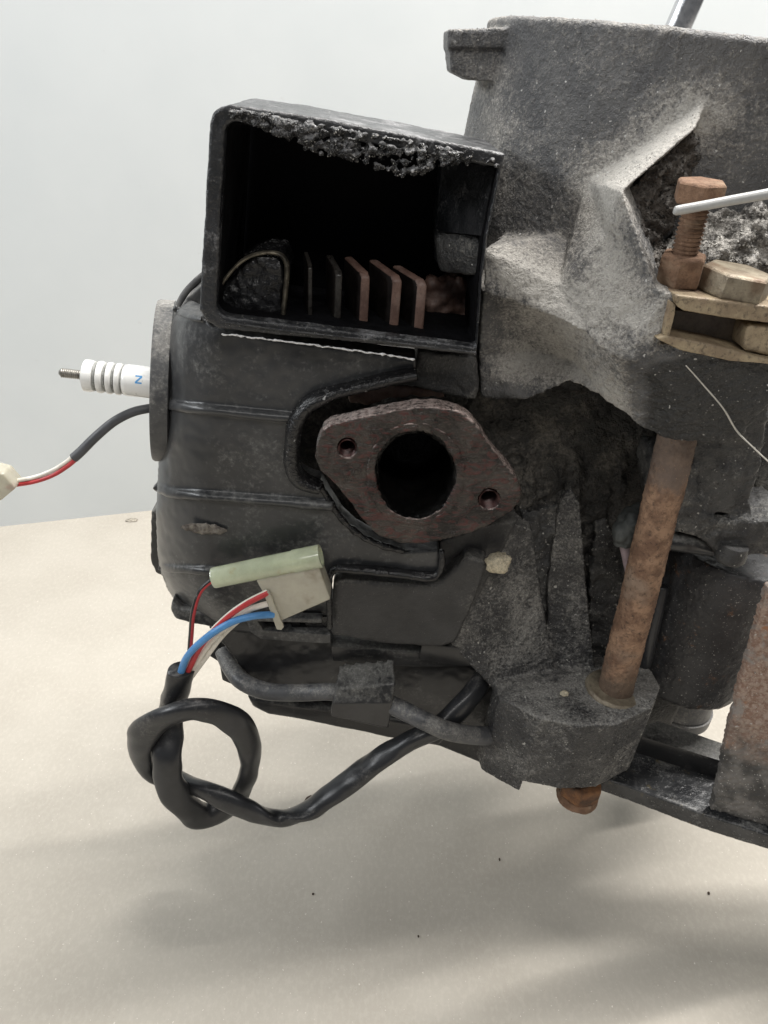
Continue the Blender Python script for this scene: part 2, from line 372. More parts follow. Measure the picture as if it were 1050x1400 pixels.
def mk_flange():
    m, t, b = nt('scorched_flange'); g = G(t)
    a = g.noise(70, 5, 0.65, dist=0.8); d = g.noise(600, 4, 0.7); e = g.noise(35, 4, 0.6); k = g.noise(160, 4, 0.7, stretch=(1, 1, 2.5), dist=1.5)
    c = g.mix(g.rng(a, 0.38, 0.62), (0.016, 0.0135, 0.012), (0.058, 0.049, 0.043))
    c = g.mix(g.m('MULTIPLY', g.rng(k, 0.50, 0.62), 0.65), c, (0.10, 0.020, 0.017))
    c = g.mix(g.m('MULTIPLY', g.rng(e, 0.52, 0.68), 0.5), c, (0.10, 0.085, 0.073))
    up = g.rng(g.upz(), 0.25, 0.8)
    c = g.mix(g.m('MULTIPLY', up, g.rng(d, 0.32, 0.6)), c, (0.52, 0.42, 0.385))
    c = g.mix(g.m('MULTIPLY', g.rng(g.noise(300, 4, 0.7), 0.58, 0.72), 0.7), c, (0.02, 0.017, 0.015))
    g.l(c, b.inputs['Base Color']); g.l(g.rng(k, 0.38, 0.62, 0.10, 0.42), b.inputs['Roughness']); b.inputs['Metallic'].default_value = 0.25
    pv = g.bump(d, 0.45, 0.0005, b.inputs['Normal']); g.bump(k, 0.8, 0.0012, b.inputs['Normal'], pv)
    return m
M['flange'] = mk_flange()
def mk_plate():
    m, t, b = nt('rusted_painted_plate'); g = G(t)
    a = g.noise(45, 5, 0.7, dist=0.5); d = g.noise(500, 4, 0.75); z = g.n('ShaderNodeSeparateXYZ'); g.l(g.pos.outputs['Position'], z.inputs[0])
    hgt = g.m('ADD', z.outputs[2], g.m('MULTIPLY', g.m('SUBTRACT', a, 0.5), 0.07))
    c = g.mix(g.rng(d, 0.38, 0.62), (0.21, 0.125, 0.09), (0.33, 0.25, 0.20))
    paint = g.mix(g.rng(g.noise(90, 5), 0.4, 0.65), (0.05, 0.048, 0.046), (0.16, 0.15, 0.14))
    c = g.mix(g.rng(g.noise(38, 5, 0.7, dist=0.8), 0.5, 0.6), c, (0.24, 0.215, 0.195))
    c = g.mix(g.rng(g.noise(70, 5, 0.7), 0.58, 0.66), c, (0.30, 0.14, 0.07))
    c = g.mix(g.rng(hgt, 0.148, 0.118), c, paint)
    c = g.mix(g.rng(g.noise(900, 2, 0.7), 0.66, 0.7), c, (0.45, 0.43, 0.40))
    g.l(c, b.inputs['Base Color']); b.inputs['Roughness'].default_value = 0.75
    pv = g.bump(d, 0.8, 0.0006, b.inputs['Normal']); g.bump(a, 0.5, 0.001, b.inputs['Normal'], pv)
    return m
M['plate'] = mk_plate()
def mk_can():
    m, t, b = nt('black_pitted_can'); g = G(t)
    a = g.noise(75, 5, 0.65, dist=0.6); d = g.noise(700, 4, 0.75)
    c = g.mix(g.rng(a, 0.3, 0.6), (0.022, 0.022, 0.024), (0.042, 0.042, 0.044))
    c = g.mix(g.m('MULTIPLY', g.rng(g.noise(95, 6, 0.75, dist=0.15), 0.58, 0.68), 0.9), c, (0.17, 0.085, 0.042))
    c = g.mix(g.rng(g.noise(950, 2, 0.7), 0.66, 0.70), c, (0.32, 0.31, 0.29))
    g.l(c, b.inputs['Base Color']); b.inputs['Roughness'].default_value = 0.42
    pv = g.bump(d, 0.7, 0.0005, b.inputs['Normal']); g.bump(g.noise(160, 5, 0.7), 0.5, 0.0012, b.inputs['Normal'], pv)
    return m
M['can'] = mk_can()
def mk_bar():
    m = dirty('black_painted_bar', (0.02, 0.021, 0.023), (0.045, 0.046, 0.048), (0.17, 0.168, 0.16), 0.28, 0.10, 40, 900, (0.25, 0.65), 0.3, streak=(0.62, (2, 2, 1), (0.11, 0.09, 0.05)))
    return m
M['bar'] = mk_bar()
def mk_board():
    m, t, b = nt('grey_board'); g = G(t)
    a = g.noise(14, 4, 0.6); f = g.noise(420, 3, 0.7, stretch=(1, 0.6, 1)); s_ = g.noise(700, 2, 0.5); k = g.noise(900, 2, 0.5)
    c = g.mix(g.rng(a, 0.3, 0.7), (0.39, 0.36, 0.312), (0.425, 0.395, 0.345))
    c = g.mix(g.m('MULTIPLY', g.rng(f, 0.42, 0.7), 0.22), c, (0.56, 0.53, 0.47))
    c = g.mix(g.m('MULTIPLY', g.rng(s_, 0.70, 0.74), 0.55), c, (0.86, 0.84, 0.78))
    c = g.mix(g.m('MULTIPLY', g.rng(k, 0.735, 0.76), 0.55), c, (0.30, 0.25, 0.19))
    g.l(c, b.inputs['Base Color']); b.inputs['Roughness'].default_value = 0.82; b.inputs['Specular IOR Level'].default_value = 0.3
    pv = g.bump(f, 0.12, 0.0003, b.inputs['Normal']); g.bump(g.noise(9, 3), 0.25, 0.004, b.inputs['Normal'], pv)
    return m
M['board'] = mk_board()
def mk_wall():
    m, t, b = nt('white_board'); g = G(t)
    a = g.noise(8, 4, 0.6); f = g.noise(260, 3, 0.6)
    c = g.mix(g.rng(a, 0.3, 0.7), (0.605, 0.64, 0.655), (0.64, 0.672, 0.685))
    c = g.mix(g.m('MULTIPLY', g.rng(g.noise(60, 5, 0.75), 0.66, 0.75), 0.25), c, (0.5, 0.5, 0.49))
    g.l(c, b.inputs['Base Color']); b.inputs['Roughness'].default_value = 0.6
    g.bump(f, 0.06, 0.0003, b.inputs['Normal'])
    return m
M['wallm'] = mk_wall()

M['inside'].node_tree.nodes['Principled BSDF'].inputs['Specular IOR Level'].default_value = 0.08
# ------------------------------------------------------------------ the setting
def sheet(name, pts, mat, label=None):
    bm = bmesh.new(); bm.faces.new([bm.verts.new(p) for p in pts]); o = finish(bm, name, mat, None, False); o['kind'] = 'structure'; return o
a_ = WZ(0, 720, 0); b_ = WZ(215, 697, 0); dv = (b_ - a_).normalized(); wn = Vector((-dv.y, dv.x, 0))
wl = a_ - dv * 1.2; wr = a_ + dv * 2.2
sheet('table_top', [(-1.6, -0.6, 0), (1.8, -0.6, 0), (1.8, 1.4, 0), (-1.6, 1.4, 0)], M['board'])
bm = bmesh.new(); prism3(bm, [[wl, wr, wr + Vector((0, 0, 1.1)), wl + Vector((0, 0, 1.1))]], wn * 0.008)
o = finish(bm, 'wall', M['wallm'], None, False); o['kind'] = 'structure'

# ------------------------------------------------------------------ engine
engine = thing('engine', 'dirty black small engine with square air duct, ribbed cover and grey dusty castings', 'engine', (0.06, 0.30, 0.085))
E = engine

# --- upper housing (drum) ---
ax = -DOWN
hc = Vector((0.1005, 0.353, 0.235))
bm = bmesh.new()
prof = [(0.046, 0.070), (0.05, 0.080), (0.09, 0.083), (0.13, 0.080), (0.148, 0.0785), (0.1562, 0.0785), (0.1575, 0.077)]
lathe(bm, hc, ax, prof, 72)
# the lug on its rim, and the rounded bulge below it
prism3(bm, [[W(612, 40, .325), W(720, 36, .325), W(720, 66, .325), W(612, 66, .325)]], YY * 0.025)
prism3(bm, [[W(614, 64, .327), W(700, 64, .327), W(690, 112, .327), W(640, 110, .327), W(616, 98, .327)]], YY * 0.022)
def drumY(px, py):                      # where the line of sight meets the drum
    d = ray(px, py)
    for i in range(400):
        t = 0.18 + i * 0.0006; p = C0 + d * t; h = (p - hc).dot(ax); r = (p - hc - ax * h).length
        if r < 0.0825: return p.y
    return 0.345
# the arm with its gusset grows out of the drum
dq = lambda x, y, o=0.003: (x, y, drumY(x, y) + o)
V = dict(g1=dq(966, 138), g2=dq(803, 246), g3=(850, 262, .2535), g4=(896, 394, .2415), g5=(764, 391, .2655), g6=dq(950, 176, -.009),
         g7=(660, 340, .272), g8=(662, 402, .270), g9=(735, 423, .264), g10=(800, 456, .253), g11=(838, 488, .244), g12=(912, 399, .2395),
         g13=(924, 404, .2390), g14=(911, 460, .2388), g15=(862, 494, .240), ga=(690, 318, .310), gb=dq(778, 318), gm=(828, 320, .2595))
Fs = [('g1', 'g2', 'g3', 'g6'), ('g2', 'gb', 'g5', 'gm'), ('g2', 'gm', 'g3'), ('gm', 'g5', 'g4', 'g3'), ('g7', 'g8', 'g9', 'g5'), ('g7', 'g5', 'gb', 'ga'), ('g5', 'g9', 'g10'), ('g5', 'g10', 'g11', 'g12', 'g4'),
      ('g11', 'g15', 'g14', 'g13', 'g12')]
relief(bm, V, Fs, 0.05, 0.022)
# hollow face under the arm
V = dict(a=(660, 398, .274), b=(735, 418, .270), c=(800, 451, .260), d=(840, 486, .249), e=(880, 584, .254), f=(822, 541, .264), g=(780, 521, .272),
         h=(720, 547, .279), i=(658, 544, .283), j=(655, 488, .284), k=(725, 478, .287), l=(785, 495, .277))
Fs = [('a', 'b', 'k', 'j'), ('b', 'c', 'l', 'k'), ('c', 'd', 'f', 'l'), ('d', 'e', 'f'), ('l', 'f', 'g'), ('k', 'l', 'g', 'h'), ('j', 'k', 'h', 'i')]
relief(bm, V, Fs, 0.05)
# the lug that clamps the long bolt, below the slot
V = dict(a=(838, 488, .246), b=(866, 492, .240), c=(905, 470, .239), d=(1000, 490, .2385), e=(1085, 492, .2385), f=(1085, 520, .240), g=(1045, 560, .242),
         h=(1012, 602, .247), i=(980, 607, .248), j=(912, 601, .252), k=(874, 581, .256), l=(930, 545, .243))
Fs = [('a', 'b', 'l', 'k'), ('b', 'c', 'd', 'l'), ('d', 'e', 'f', 'g', 'l'), ('l', 'g', 'h', 'i'), ('l', 'i', 'j', 'k')]
relief(bm, V, Fs, 0.045)
def smask(p, n):                        # rougher below and in the bolt corner, smoother on the drum
    px, py = PX(p)
    return 0.75 + 1.3 * max(0.0, min(1.0, (py - 380) / 90.0)) * max(0.0, min(1.0, (px - 640) / 60.0))
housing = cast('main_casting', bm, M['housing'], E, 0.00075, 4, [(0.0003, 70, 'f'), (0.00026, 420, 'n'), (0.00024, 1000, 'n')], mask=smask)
at = housing.data.attributes.new('dust', 'FLOAT', 'POINT')  # positive adds dust, negative darkens the base colour
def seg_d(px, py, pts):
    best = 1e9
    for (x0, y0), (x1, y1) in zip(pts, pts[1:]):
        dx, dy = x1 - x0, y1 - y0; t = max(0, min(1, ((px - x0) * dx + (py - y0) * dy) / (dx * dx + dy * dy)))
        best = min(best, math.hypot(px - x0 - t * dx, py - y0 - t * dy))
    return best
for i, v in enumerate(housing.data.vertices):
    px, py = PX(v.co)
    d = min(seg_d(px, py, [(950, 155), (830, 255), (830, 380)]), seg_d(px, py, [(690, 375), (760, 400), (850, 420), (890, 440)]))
    darker = max(0.0, min(1.0, (px - 850) / 60.0)) * max(0.0, min(1.0, (py - 482) / 22.0)) + 0.8 * max(0.0, min(1.0, (py - 520) / 30.0)) * max(0.0, 1 - abs(px - 690) / 60.0)  # base colour set darker on the clamp face and the arm's lower left
    at.data[i].value = -1.3 * min(1.0, darker) + max(0.0, 1 - d / 75.0) + 0.45 * max(0.0, 1 - seg_d(px, py, [(660, 120), (690, 250)]) / 90.0) + 0.9 * max(0.0, 1 - seg_d(px, py, [(715, 490), (770, 490), (840, 545)]) / 80.0)
# --- clumped dirt in the pocket beside the gusset ---
V = dict(a=(850, 268, .266), b=(905, 214, .269), c=(946, 178, .272), d=(960, 190, .275), e=(940, 260, .272), f=(905, 345, .262), g=(925, 395, .255), h=(893, 396, .252))
bm = bmesh.new(); relief(bm, V, [('a', 'b', 'e', 'f'), ('b', 'c', 'd', 'e'), ('a', 'f', 'g', 'h')], 0.02)
pocket = cast('pocket_wall', bm, M['pocket'], E, 0.0008, 3, [(0.0025, 220, 'f'), (0.0012, 500, 'n'), (0.0007, 1000, 'n')])
V = dict(a=(896, 350, .262), b=(960, 290, .271), c=(1085, 280, .271), d=(1085, 420, .262), e=(925, 402, .252))
bm = bmesh.new(); relief(bm, V, [('a', 'b', 'c', 'd', 'e')], 0.02)
clump = cast('clumped_dirt', bm, M['clump'], E, 0.0009, 2, [(0.0022, 200, 'f'), (0.0012, 480, 'n'), (0.0009, 900, 'n')])

# --- dark block inside and the cave behind the flange ---
bm = bmesh.new()
prism(bm, [(400, 500), (640, 500), (920, 500), (935, 640), (920, 800), (880, 920), (640, 910), (460, 780), (400, 650)], .305, 0.07, [ell(568, 648, 75, 78, 24)])
for (x0, y0, x1, y1) in ((782, 560, 783, 700), (722, 585, 716, 730), (850, 560, 842, 720)):
    ptube(bm, [(x0, y0, .309, 9), ((x0 + x1) / 2, (y0 + y1) / 2, .3055, 11), (x1, y1, .3015, 12)], n=6, seg=10)
cave = cast('inner_casting', bm, M['cave'], E, 0.0011, 3, [(0.0022, 50, 'f'), (0.0014, 160, 'f'), (0.0010, 450, 'n')])
# two ribs that run down from the cave to the lower lug
V = dict(a=(690, 738, .286), b=(702, 716, .290), c=(726, 724, .290), d=(741, 825, .288), e=(762, 940, .279), f=(720, 965, .274), g=(676, 945, .272), h=(616, 880, .278), i=(640, 828, .280), j=(700, 885, .280))
bm = bmesh.new(); relief(bm, V, [('a', 'b', 'c', 'd', 'j', 'i'), ('i', 'j', 'g', 'h'), ('j', 'd', 'e', 'f', 'g')], 0.03)
V = dict(a=(780, 664, .300), b=(764, 690, .298), c=(748, 800, .293), d=(752, 940, .281), e=(816, 940, .279), f=(801, 800, .289), g=(793, 690, .296))
relief(bm, V, [('a', 'b', 'c', 'f', 'g'), ('c', 'd', 'e', 'f')], 0.03)
web_bm = bm
V = dict(a=(712, 700, .297), b=(775, 690, .300), c=(760, 800, .2965), d=(770, 920, .289), e=(740, 915, .289), f=(735, 820, .293))
bm = bmesh.new(); relief(bm, V, [('a', 'b', 'c', 'f'), ('f', 'c', 'd', 'e')], 0.02)
V = dict(a=(815, 720, .302), b=(870, 690, .306), c=(880, 800, .302), d=(850, 920, .290), e=(808, 915, .290), f=(806, 810, .298))
relief(bm, V, [('a', 'b', 'c', 'f'), ('f', 'c', 'd', 'e')], 0.02)
muck = cast('dirt_between_webs', bm, M['boss'], E, 0.001, 2, [(0.002, 130, 'f'), (0.0009, 420, 'n'), (0.0006, 900, 'n')])

# --- lower lug the long bolt stands on ---
ZB = 0.137
top = [(676, 934), (683, 954), (738, 982), (794, 993), (845, 990), (892, 967), (903, 938), (880, 900), (760, 895), (700, 905)]
bm = web_bm; prism3(bm, [[WZ(x, y, ZB) + Vector((0, 0, 0.0)) for x, y in top]], DOWN * 0.040)
lt = [(675, 934), (683, 954.5), (739, 983), (745, 950), (720, 920)]
prism3(bm, [[WZ(x, y, ZB - 0.002) for x, y in lt]], DOWN * 0.047)
def lmask(p, n):
    px, py = PX(p); return 1.0 + 0.3 * max(0.0, 1 - abs(px - 745) / 30.0) * (1 if py < 930 else 0)
boss = cast('mounting_lug', bm, M['web'], E, 0.0006, 3, [(0.0002, 60, 'f'), (0.00015, 330, 'n'), (0.0002, 800, 'n'), (0.00018, 1400, 'n')], mask=lmask)

# --- air duct box ---
outer = [(287, 168), (291, 155), (300, 147), (316, 143), (400, 155), (500, 173), (600, 192), (691, 210), (686, 232), (666, 326), (658, 400), (652, 487), (600, 481), (560, 476), (430, 463), (330, 453), (300, 450), (283, 440), (273, 424), (274, 400), (280, 280)]
inner = [(307, 178), (311, 169), (320, 166), (400, 178), (500, 196), (600, 214), (682, 229), (663, 325), (655, 400), (650, 474), (600, 468), (500, 456), (390, 443), (310, 433), (300, 428), (296, 420), (297, 390), (302, 280)]
bm = bmesh.new(); prism(bm, outer, .258, 0.050, [inner]); bevel(bm, 0.0008, 3, 40)
box = cast('duct_box', bm, M['rim'], E, 0.0006, 1, [(0.0003, 60, 'f'), (0.00015, 500, 'n')])
bm = bmesh.new(); prism(bm, [(288, 165), (316, 150), (690, 215), (655, 480), (300, 440), (280, 420)], .312, 0.004)
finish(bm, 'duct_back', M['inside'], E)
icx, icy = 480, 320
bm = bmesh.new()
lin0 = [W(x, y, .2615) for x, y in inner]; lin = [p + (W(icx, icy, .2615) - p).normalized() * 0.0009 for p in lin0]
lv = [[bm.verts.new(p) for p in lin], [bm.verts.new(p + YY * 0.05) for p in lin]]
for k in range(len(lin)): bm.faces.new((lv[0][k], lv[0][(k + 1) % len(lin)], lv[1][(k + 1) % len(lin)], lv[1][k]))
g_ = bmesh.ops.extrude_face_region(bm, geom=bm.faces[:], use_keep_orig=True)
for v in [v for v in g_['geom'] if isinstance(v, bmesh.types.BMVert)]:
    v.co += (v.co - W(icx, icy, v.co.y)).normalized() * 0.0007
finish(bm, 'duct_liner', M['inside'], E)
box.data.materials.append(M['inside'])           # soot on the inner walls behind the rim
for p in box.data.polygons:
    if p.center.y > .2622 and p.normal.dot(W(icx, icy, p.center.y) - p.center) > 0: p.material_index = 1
bm = bmesh.new(); relief(bm, dict(a=(606, 220, .292), b=(684, 229, .262), c=(665, 324, .262), d=(595, 316, .292)), [('a', 'b', 'c', 'd')], 0.02); bevel(bm, 0.0006)
wedge = finish(bm, 'duct_side_wall', M['rim'], E)
bm = bmesh.new(); relief(bm, dict(a=(595, 321, .282), b=(666, 328, .266), c=(662, 382, .266), d=(600, 374, .282)), [('a', 'b', 'c', 'd')], 0.022); bevel(bm, 0.003, 3)
cast('duct_side_block', bm, M['boss'], E, 0.0007, 3, [(0.0005, 200, 'f')])
bm = bmesh.new(); prism(bm, [(585, 385), (662, 385), (656, 480), (590, 475)], .296, 0.01)
cast('duct_rear_casting', bm, M['fin'], E, 0.001, 3, [(0.003, 100, 'f'), (0.001, 400, 'n')])
# sludge on the upper edge of the box
bm = bmesh.new()
random.seed(3)
for i in range(1000):
    t = random.random()
    x = 312 + t * 374; edge = 157 + (x - 316) * 0.180
    hang = 7 + 34 * math.exp(-((x - 545) / 60.0) ** 2) + 22 * math.exp(-((x - 440) / 60.0) ** 2) * (1 if x < 545 else 0.3)
    if x > 630 and random.random() < 0.75: continue
    y = edge + random.uniform(-9, hang) ; 
    r = random.uniform(1.2, 4.2) * (0.8 if t > .75 or t < .12 else 1)
    c = W(x, y, .2575 + random.uniform(-0.001, 0.002)); s_ = r * S(x, y, .258)
    bmesh.ops.create_icosphere(bm, subdivisions=1, radius=s_, matrix=Matrix.Translation(c) @ Matrix.Diagonal((1.3, 0.8, 1, 1)))
sl = cast('sludge', bm, M['sludge'], None, 0.00042, 2, [(0.0006, 240, 'f'), (0.0005, 800, 'r')])
put(sl, box); 
grains(sl, 700, 0.0001, 0.0004, M['grit'], 'sludge_grit', parent=box)
# worn pale edge along the bottom of the box
bm = bmesh.new()
P = [(303 + 264 * t, 456.5 + 34.5 * t - 3.0 * math.sin(3.14 * t) * 0.4 + 1.8 * noise.noise(Vector((t * 22, 0, 0))) + 1.2 * noise.noise(Vector((t * 70, 5, 0))), .2568, max(0.25, 1.15 + 1.8 * noise.noise(Vector((t * 45, 3, 0))))) for t in [i / 90 for i in range(91)]]
ptube(bm, P, n=1, seg=6); worn = finish(bm, 'worn_edge', plain('frayed_pale_plastic', (0.62, 0.62, 0.62), 0.7, 0.3, 900, 0.3), None); put(worn, box)
bm = bmesh.new()
ptube(bm, [(304, 440, .2572, .9), (400, 453, .2572, 1.3), (520, 466, .2572, 1.2), (650, 482, .2572, 1.2)], n=30, seg=6, wob=0.5)
put(finish(bm, 'edge_bead', M['rim'], None), box)
# rocker cap and cooling fins inside the box
bm = bmesh.new()
capc = W(345, 428, .288); 
prism(bm, [(296, 445), (297, 402), (312, 378), (335, 356), (356, 349), (383, 352), (388, 375), (386, 445)], .270, 0.03); bevel(bm, 0.002, 3)
cast('rocker_cap', bm, M['oil'], E, 0.0006, 4, [(0.0012, 110, 'f'), (0.0005, 500, 'n')])
bm = bmesh.new(); ptube(bm, [(297, 398, .268, 2.4), (315, 372, .2685, 2.6), (335, 354, .269, 2.6), (358, 346, .270, 2.6), (380, 347, .270, 2.8), (391, 358, .270, 3.2), (392, 380, .270, 3.6), (389, 410, .270, 3.6), (386, 442, .270, 3.4)], n=8, flat=(2.0, 1), wob=0.25)
finish(bm, 'cap_rim', M['capmetal'], E)
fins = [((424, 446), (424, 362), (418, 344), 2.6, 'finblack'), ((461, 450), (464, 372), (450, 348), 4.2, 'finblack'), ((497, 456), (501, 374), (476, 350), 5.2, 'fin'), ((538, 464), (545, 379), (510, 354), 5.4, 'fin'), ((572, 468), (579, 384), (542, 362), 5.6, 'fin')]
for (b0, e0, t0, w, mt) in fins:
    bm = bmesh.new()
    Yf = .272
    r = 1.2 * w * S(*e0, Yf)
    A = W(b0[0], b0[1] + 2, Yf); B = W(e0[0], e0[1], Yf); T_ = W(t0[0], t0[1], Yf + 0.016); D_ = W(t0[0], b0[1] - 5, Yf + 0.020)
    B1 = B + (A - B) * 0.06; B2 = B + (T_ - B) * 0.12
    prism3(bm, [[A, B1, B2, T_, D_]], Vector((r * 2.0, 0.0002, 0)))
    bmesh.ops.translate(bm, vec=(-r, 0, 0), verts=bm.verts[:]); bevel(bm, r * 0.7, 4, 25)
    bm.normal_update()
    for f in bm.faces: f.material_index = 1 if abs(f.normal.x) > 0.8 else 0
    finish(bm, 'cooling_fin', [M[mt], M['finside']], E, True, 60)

# --- ribbed cover over the cylinder head ---
lipo = [(568, 507), (525, 515), (487, 524), (455, 532), (430, 542), (412, 557), (402, 575), (398, 600), (397, 628), (402, 643), (413, 654), (436, 663), (449, 685), (466, 710), (486, 728), (510, 742), (552, 755)]
cov = [(244, 420), (276, 432), (290, 447), (330, 458), (430, 472), (568, 492)] + lipo + [(600, 752), (603, 778), (592, 790), (470, 781), (456, 784), (450, 795), (450, 862), (400, 858), (330, 852), (262, 848), (243, 830), (228, 805), (219, 782), (215, 760), (213, 700), (216, 640), (219, 590), (223, 530), (229, 470), (236, 438)]
YC = .270
def left_edge(py):
    for (y0, x0), (y1, x1) in zip(LE, LE[1:]):
        if y0 <= py <= y1: return x0 + (x1 - x0) * (py - y0) / (y1 - y0)
    return LE[0][1] if py < LE[0][0] else LE[-1][1]
LE = [(415, 250), (438, 236), (470, 229), (530, 223), (590, 219), (640, 216), (700, 213), (760, 215), (790, 222), (820, 238), (850, 262)]
def cwarp(v):
    px, py = PX(v)
    u = max(0.0, min(1.0, (px - left_edge(py)) / 75.0))
    back = 0.030 * (1 - math.sqrt(max(0.0, 1 - (1 - u) ** 2)))
    # belly under the lowest rib turns in and under
    if py > 775: back += 0.010 * ((py - 775) / 80.0) ** 2
    if px > 300: back += 0.0
    d = ray(px, py)                      # move back along the line of sight of that point of the profile
    t = (v.y + back) / d.y
    q = C0 + d * t
    return q
bm = bmesh.new(); prism(bm, cov, YC, 0.012)
for P, r_ in (([(216, 545), (220, 547), (226, 551), (240, 555), (270, 559), (330, 565), (400, 572)], 6.5), ([(212, 663), (216, 666), (224, 670), (240, 675), (300, 680), (380, 686), (455, 692)], 6.5),
              ([(217, 774), (221, 775.5), (228, 777), (250, 779), (290, 781), (350, 784), (445, 789)], 5.5), ([(238, 420), (248, 427), (262, 433), (276, 436)], 5.0)):
    ptube(bm, [(x, y, YC - 0.0013, r_) for x, y in P], n=6, seg=12)
cover = cast('cylinder_cover', bm, M['cover'], E, 0.00052, 2, [(0.0005, 40, 'f'), (0.00012, 260, 'n')], warp=cwarp)
# scraped scar on the cover
bm = bmesh.new(); c = W(280, 722, .2697)
bmesh.ops.create_icosphere(bm, subdivisions=3, radius=1.0, matrix=Matrix.Translation(cwarp(W(280, 722, YC)) + Vector((0, -0.0013, 0.0004))) @ Matrix.Rotation(R(5), 4, 'Y') @ Matrix.Diagonal((0.0098, 0.0008, 0.0026, 1)))
cast('scrape_mark', bm, rusty('scraped_pale_plastic', (0.26, 0.235, 0.20), (0.17, 0.15, 0.13), (0.10, 0.085, 0.075), 500, 0.9, 0.8), cover, 0.0004, 1, [(0.0006, 500, 'f')])
# the lower lip of the cover and its skirt
bm = bmesh.new(); prism(bm, [(234, 822), (246, 832), (330, 848), (450, 858), (450, 872), (400, 872), (330, 866), (262, 853), (240, 846), (233, 836)], .284, 0.02); bevel(bm, 0.001)
cast('cover_skirt', bm, M['cover'], E, 0.0008, 3, [(0.0004, 80, 'f')])
bm = bmesh.new(); prism(bm, [(206, 700), (222, 690), (225, 790), (213, 784), (205, 768)], .312, 0.03)
cast('rear_bump', bm, M['tray'], E, 0.001, 6)
# far side of the cover, seen between the ring and the box
bm = bmesh.new(); ptube(bm, [(243, 420, .300, 5), (252, 403, .302, 5), (264, 389, .304, 5), (282, 374, .306, 5), (310, 360, .308, 5)], seg=10)
finish(bm, 'cover_far_edge', M['ring'], E)
bm = bmesh.new(); prism(bm, [(244, 424), (256, 404), (282, 384), (300, 384), (300, 440), (276, 436)], .296, 0.02); cast('cover_shoulder', bm, M['ring'], E, 0.001, 6)
# ring round the spark plug
bm = bmesh.new(); ra = Vector((-1, -0.17, 0.15)).normalized()
rc = W(223, 522, .314)
rr = 109 * S(222, 522, .314)
lathe(bm, rc, ra, [(-0.0045, rr * 0.96), (-0.004, rr), (0.0018, rr), (0.0028, rr * 0.985), (0.0030, rr * 0.9), (0.003, rr * 0.8), (0.003, rr * 0.2)], 64)
finish(bm, 'plug_ring', M['ring'], E)

# --- lip round the flange opening ---
bm = bmesh.new(); ptube(bm, [(x + 3, y + 4, .2680, 12 if 3 < i < 11 else 9.5) for i, (x, y) in enumerate(lipo[:12])], n=6, seg=12, flat=(1.6, 1))
lip = cast('opening_lip', bm, M['oil'], E, 0.0007, 2, [(0.0004, 120, 'f')])
bm = bmesh.new(); ptube(bm, [(x + 1, y - 1, .2700, 5.0) for i, (x, y) in enumerate(lipo[11:])], n=6, seg=10)
cast('opening_edge', bm, M['oil'], E, 0.0007, 2, [(0.0006, 200, 'f')])
bm = bmesh.new(); prism(bm, [(572, 480), (652, 489), (655, 525), (652, 548), (610, 540), (560, 528), (500, 532), (520, 516), (568, 507)], .2745, 0.02); bevel(bm, 0.001)
cast('upper_bridge', bm, M['boss'], E, 0.0008, 3, [(0.0006, 150, 'f')])
bm = bmesh.new(); prism(bm, [(476, 538), (530, 527), (600, 530), (610, 545), (560, 540), (500, 553), (478, 552)], .283, 0.01)
cast('port_stub', bm, M['fin'], E, 0.0008, 3, [(0.001, 200, 'f')])
# --- exhaust flange ---
fl = [(436, 600), (440, 589), (450, 581), (493, 570), (534, 562), (572, 556), (600, 556), (627, 562), (648, 578), (671, 609), (692, 637), (706, 654), (713, 672), (710, 690), (696, 702), (668, 719), (640, 730), (603, 739), (572, 745), (545, 743), (517, 733), (497, 713), (476, 685), (459, 665), (438, 645), (431, 627), (432, 611)]
YF = .258
bm = bmesh.new(); prism(bm, fl, YF, 0.0085, [ell(568, 648, 61, 66), ell(475, 613, 12.5, 12.5, 20), ell(669, 683, 14, 14, 20)])
flange = cast('exhaust_flange', bm, M['flange'], E, 0.00055, 2, [(0.0007, 60, 'f'), (0.0002, 300, 'f'), (0.0001, 900, 'n')])
# raised seat and bore
bm = bmesh.new()
def ering(cx, cy, rx, ry, Y): return [W(x, y, Y) for x, y in ell(cx, cy, rx, ry, 48)]
rings = [ering(568, 648, 70, 74, YF + .0016), ering(568, 648, 66, 70, YF - .0002), ering(568, 648, 56, 61, YF - .0001), ering(568, 648, 51, 56, YF + .0028)]
cen = sum((p for p in rings[3]), Vector()) / 48
for k, dz in ((1, .006), (1, .02), (1, .045)): rings.append([p + YY * dz for p in rings[3]])
vv = [[bm.verts.new(p) for p in r] for r in rings]
for i in range(len(vv) - 1):
    for k in range(48): bm.faces.new((vv[i][k], vv[i][(k + 1) % 48], vv[i + 1][(k + 1) % 48], vv[i + 1][k]))
bm.faces.new(vv[-1])
bmesh.ops.subdivide_edges(bm, edges=bm.edges[:], cuts=2, use_grid_fill=True)
me = bpy.data.meshes.new('port_bore'); bmesh.ops.recalc_face_normals(bm, faces=bm.faces[:])
for f in bm.faces: f.normal_flip()
bm.to_mesh(me); bm.free(); rough(me, [(0.0006, 220, 'f'), (0.0004, 700, 'n')])
me.update(); bore = link(me, 'port_bore', dirty('oily_soot', (0.004, 0.004, 0.004), (0.008, 0.0075, 0.007), (0.03, 0.026, 0.023), 0.0, 0.0, 120, 700, (0.14, 0.4), 0.9, gdist=0.0009), None, True, 180); put(bore, flange)
bore.data.materials.append(M['flange'])
for p in bore.data.polygons:
    if p.center.y < YF + 0.0004: p.material_index = 1
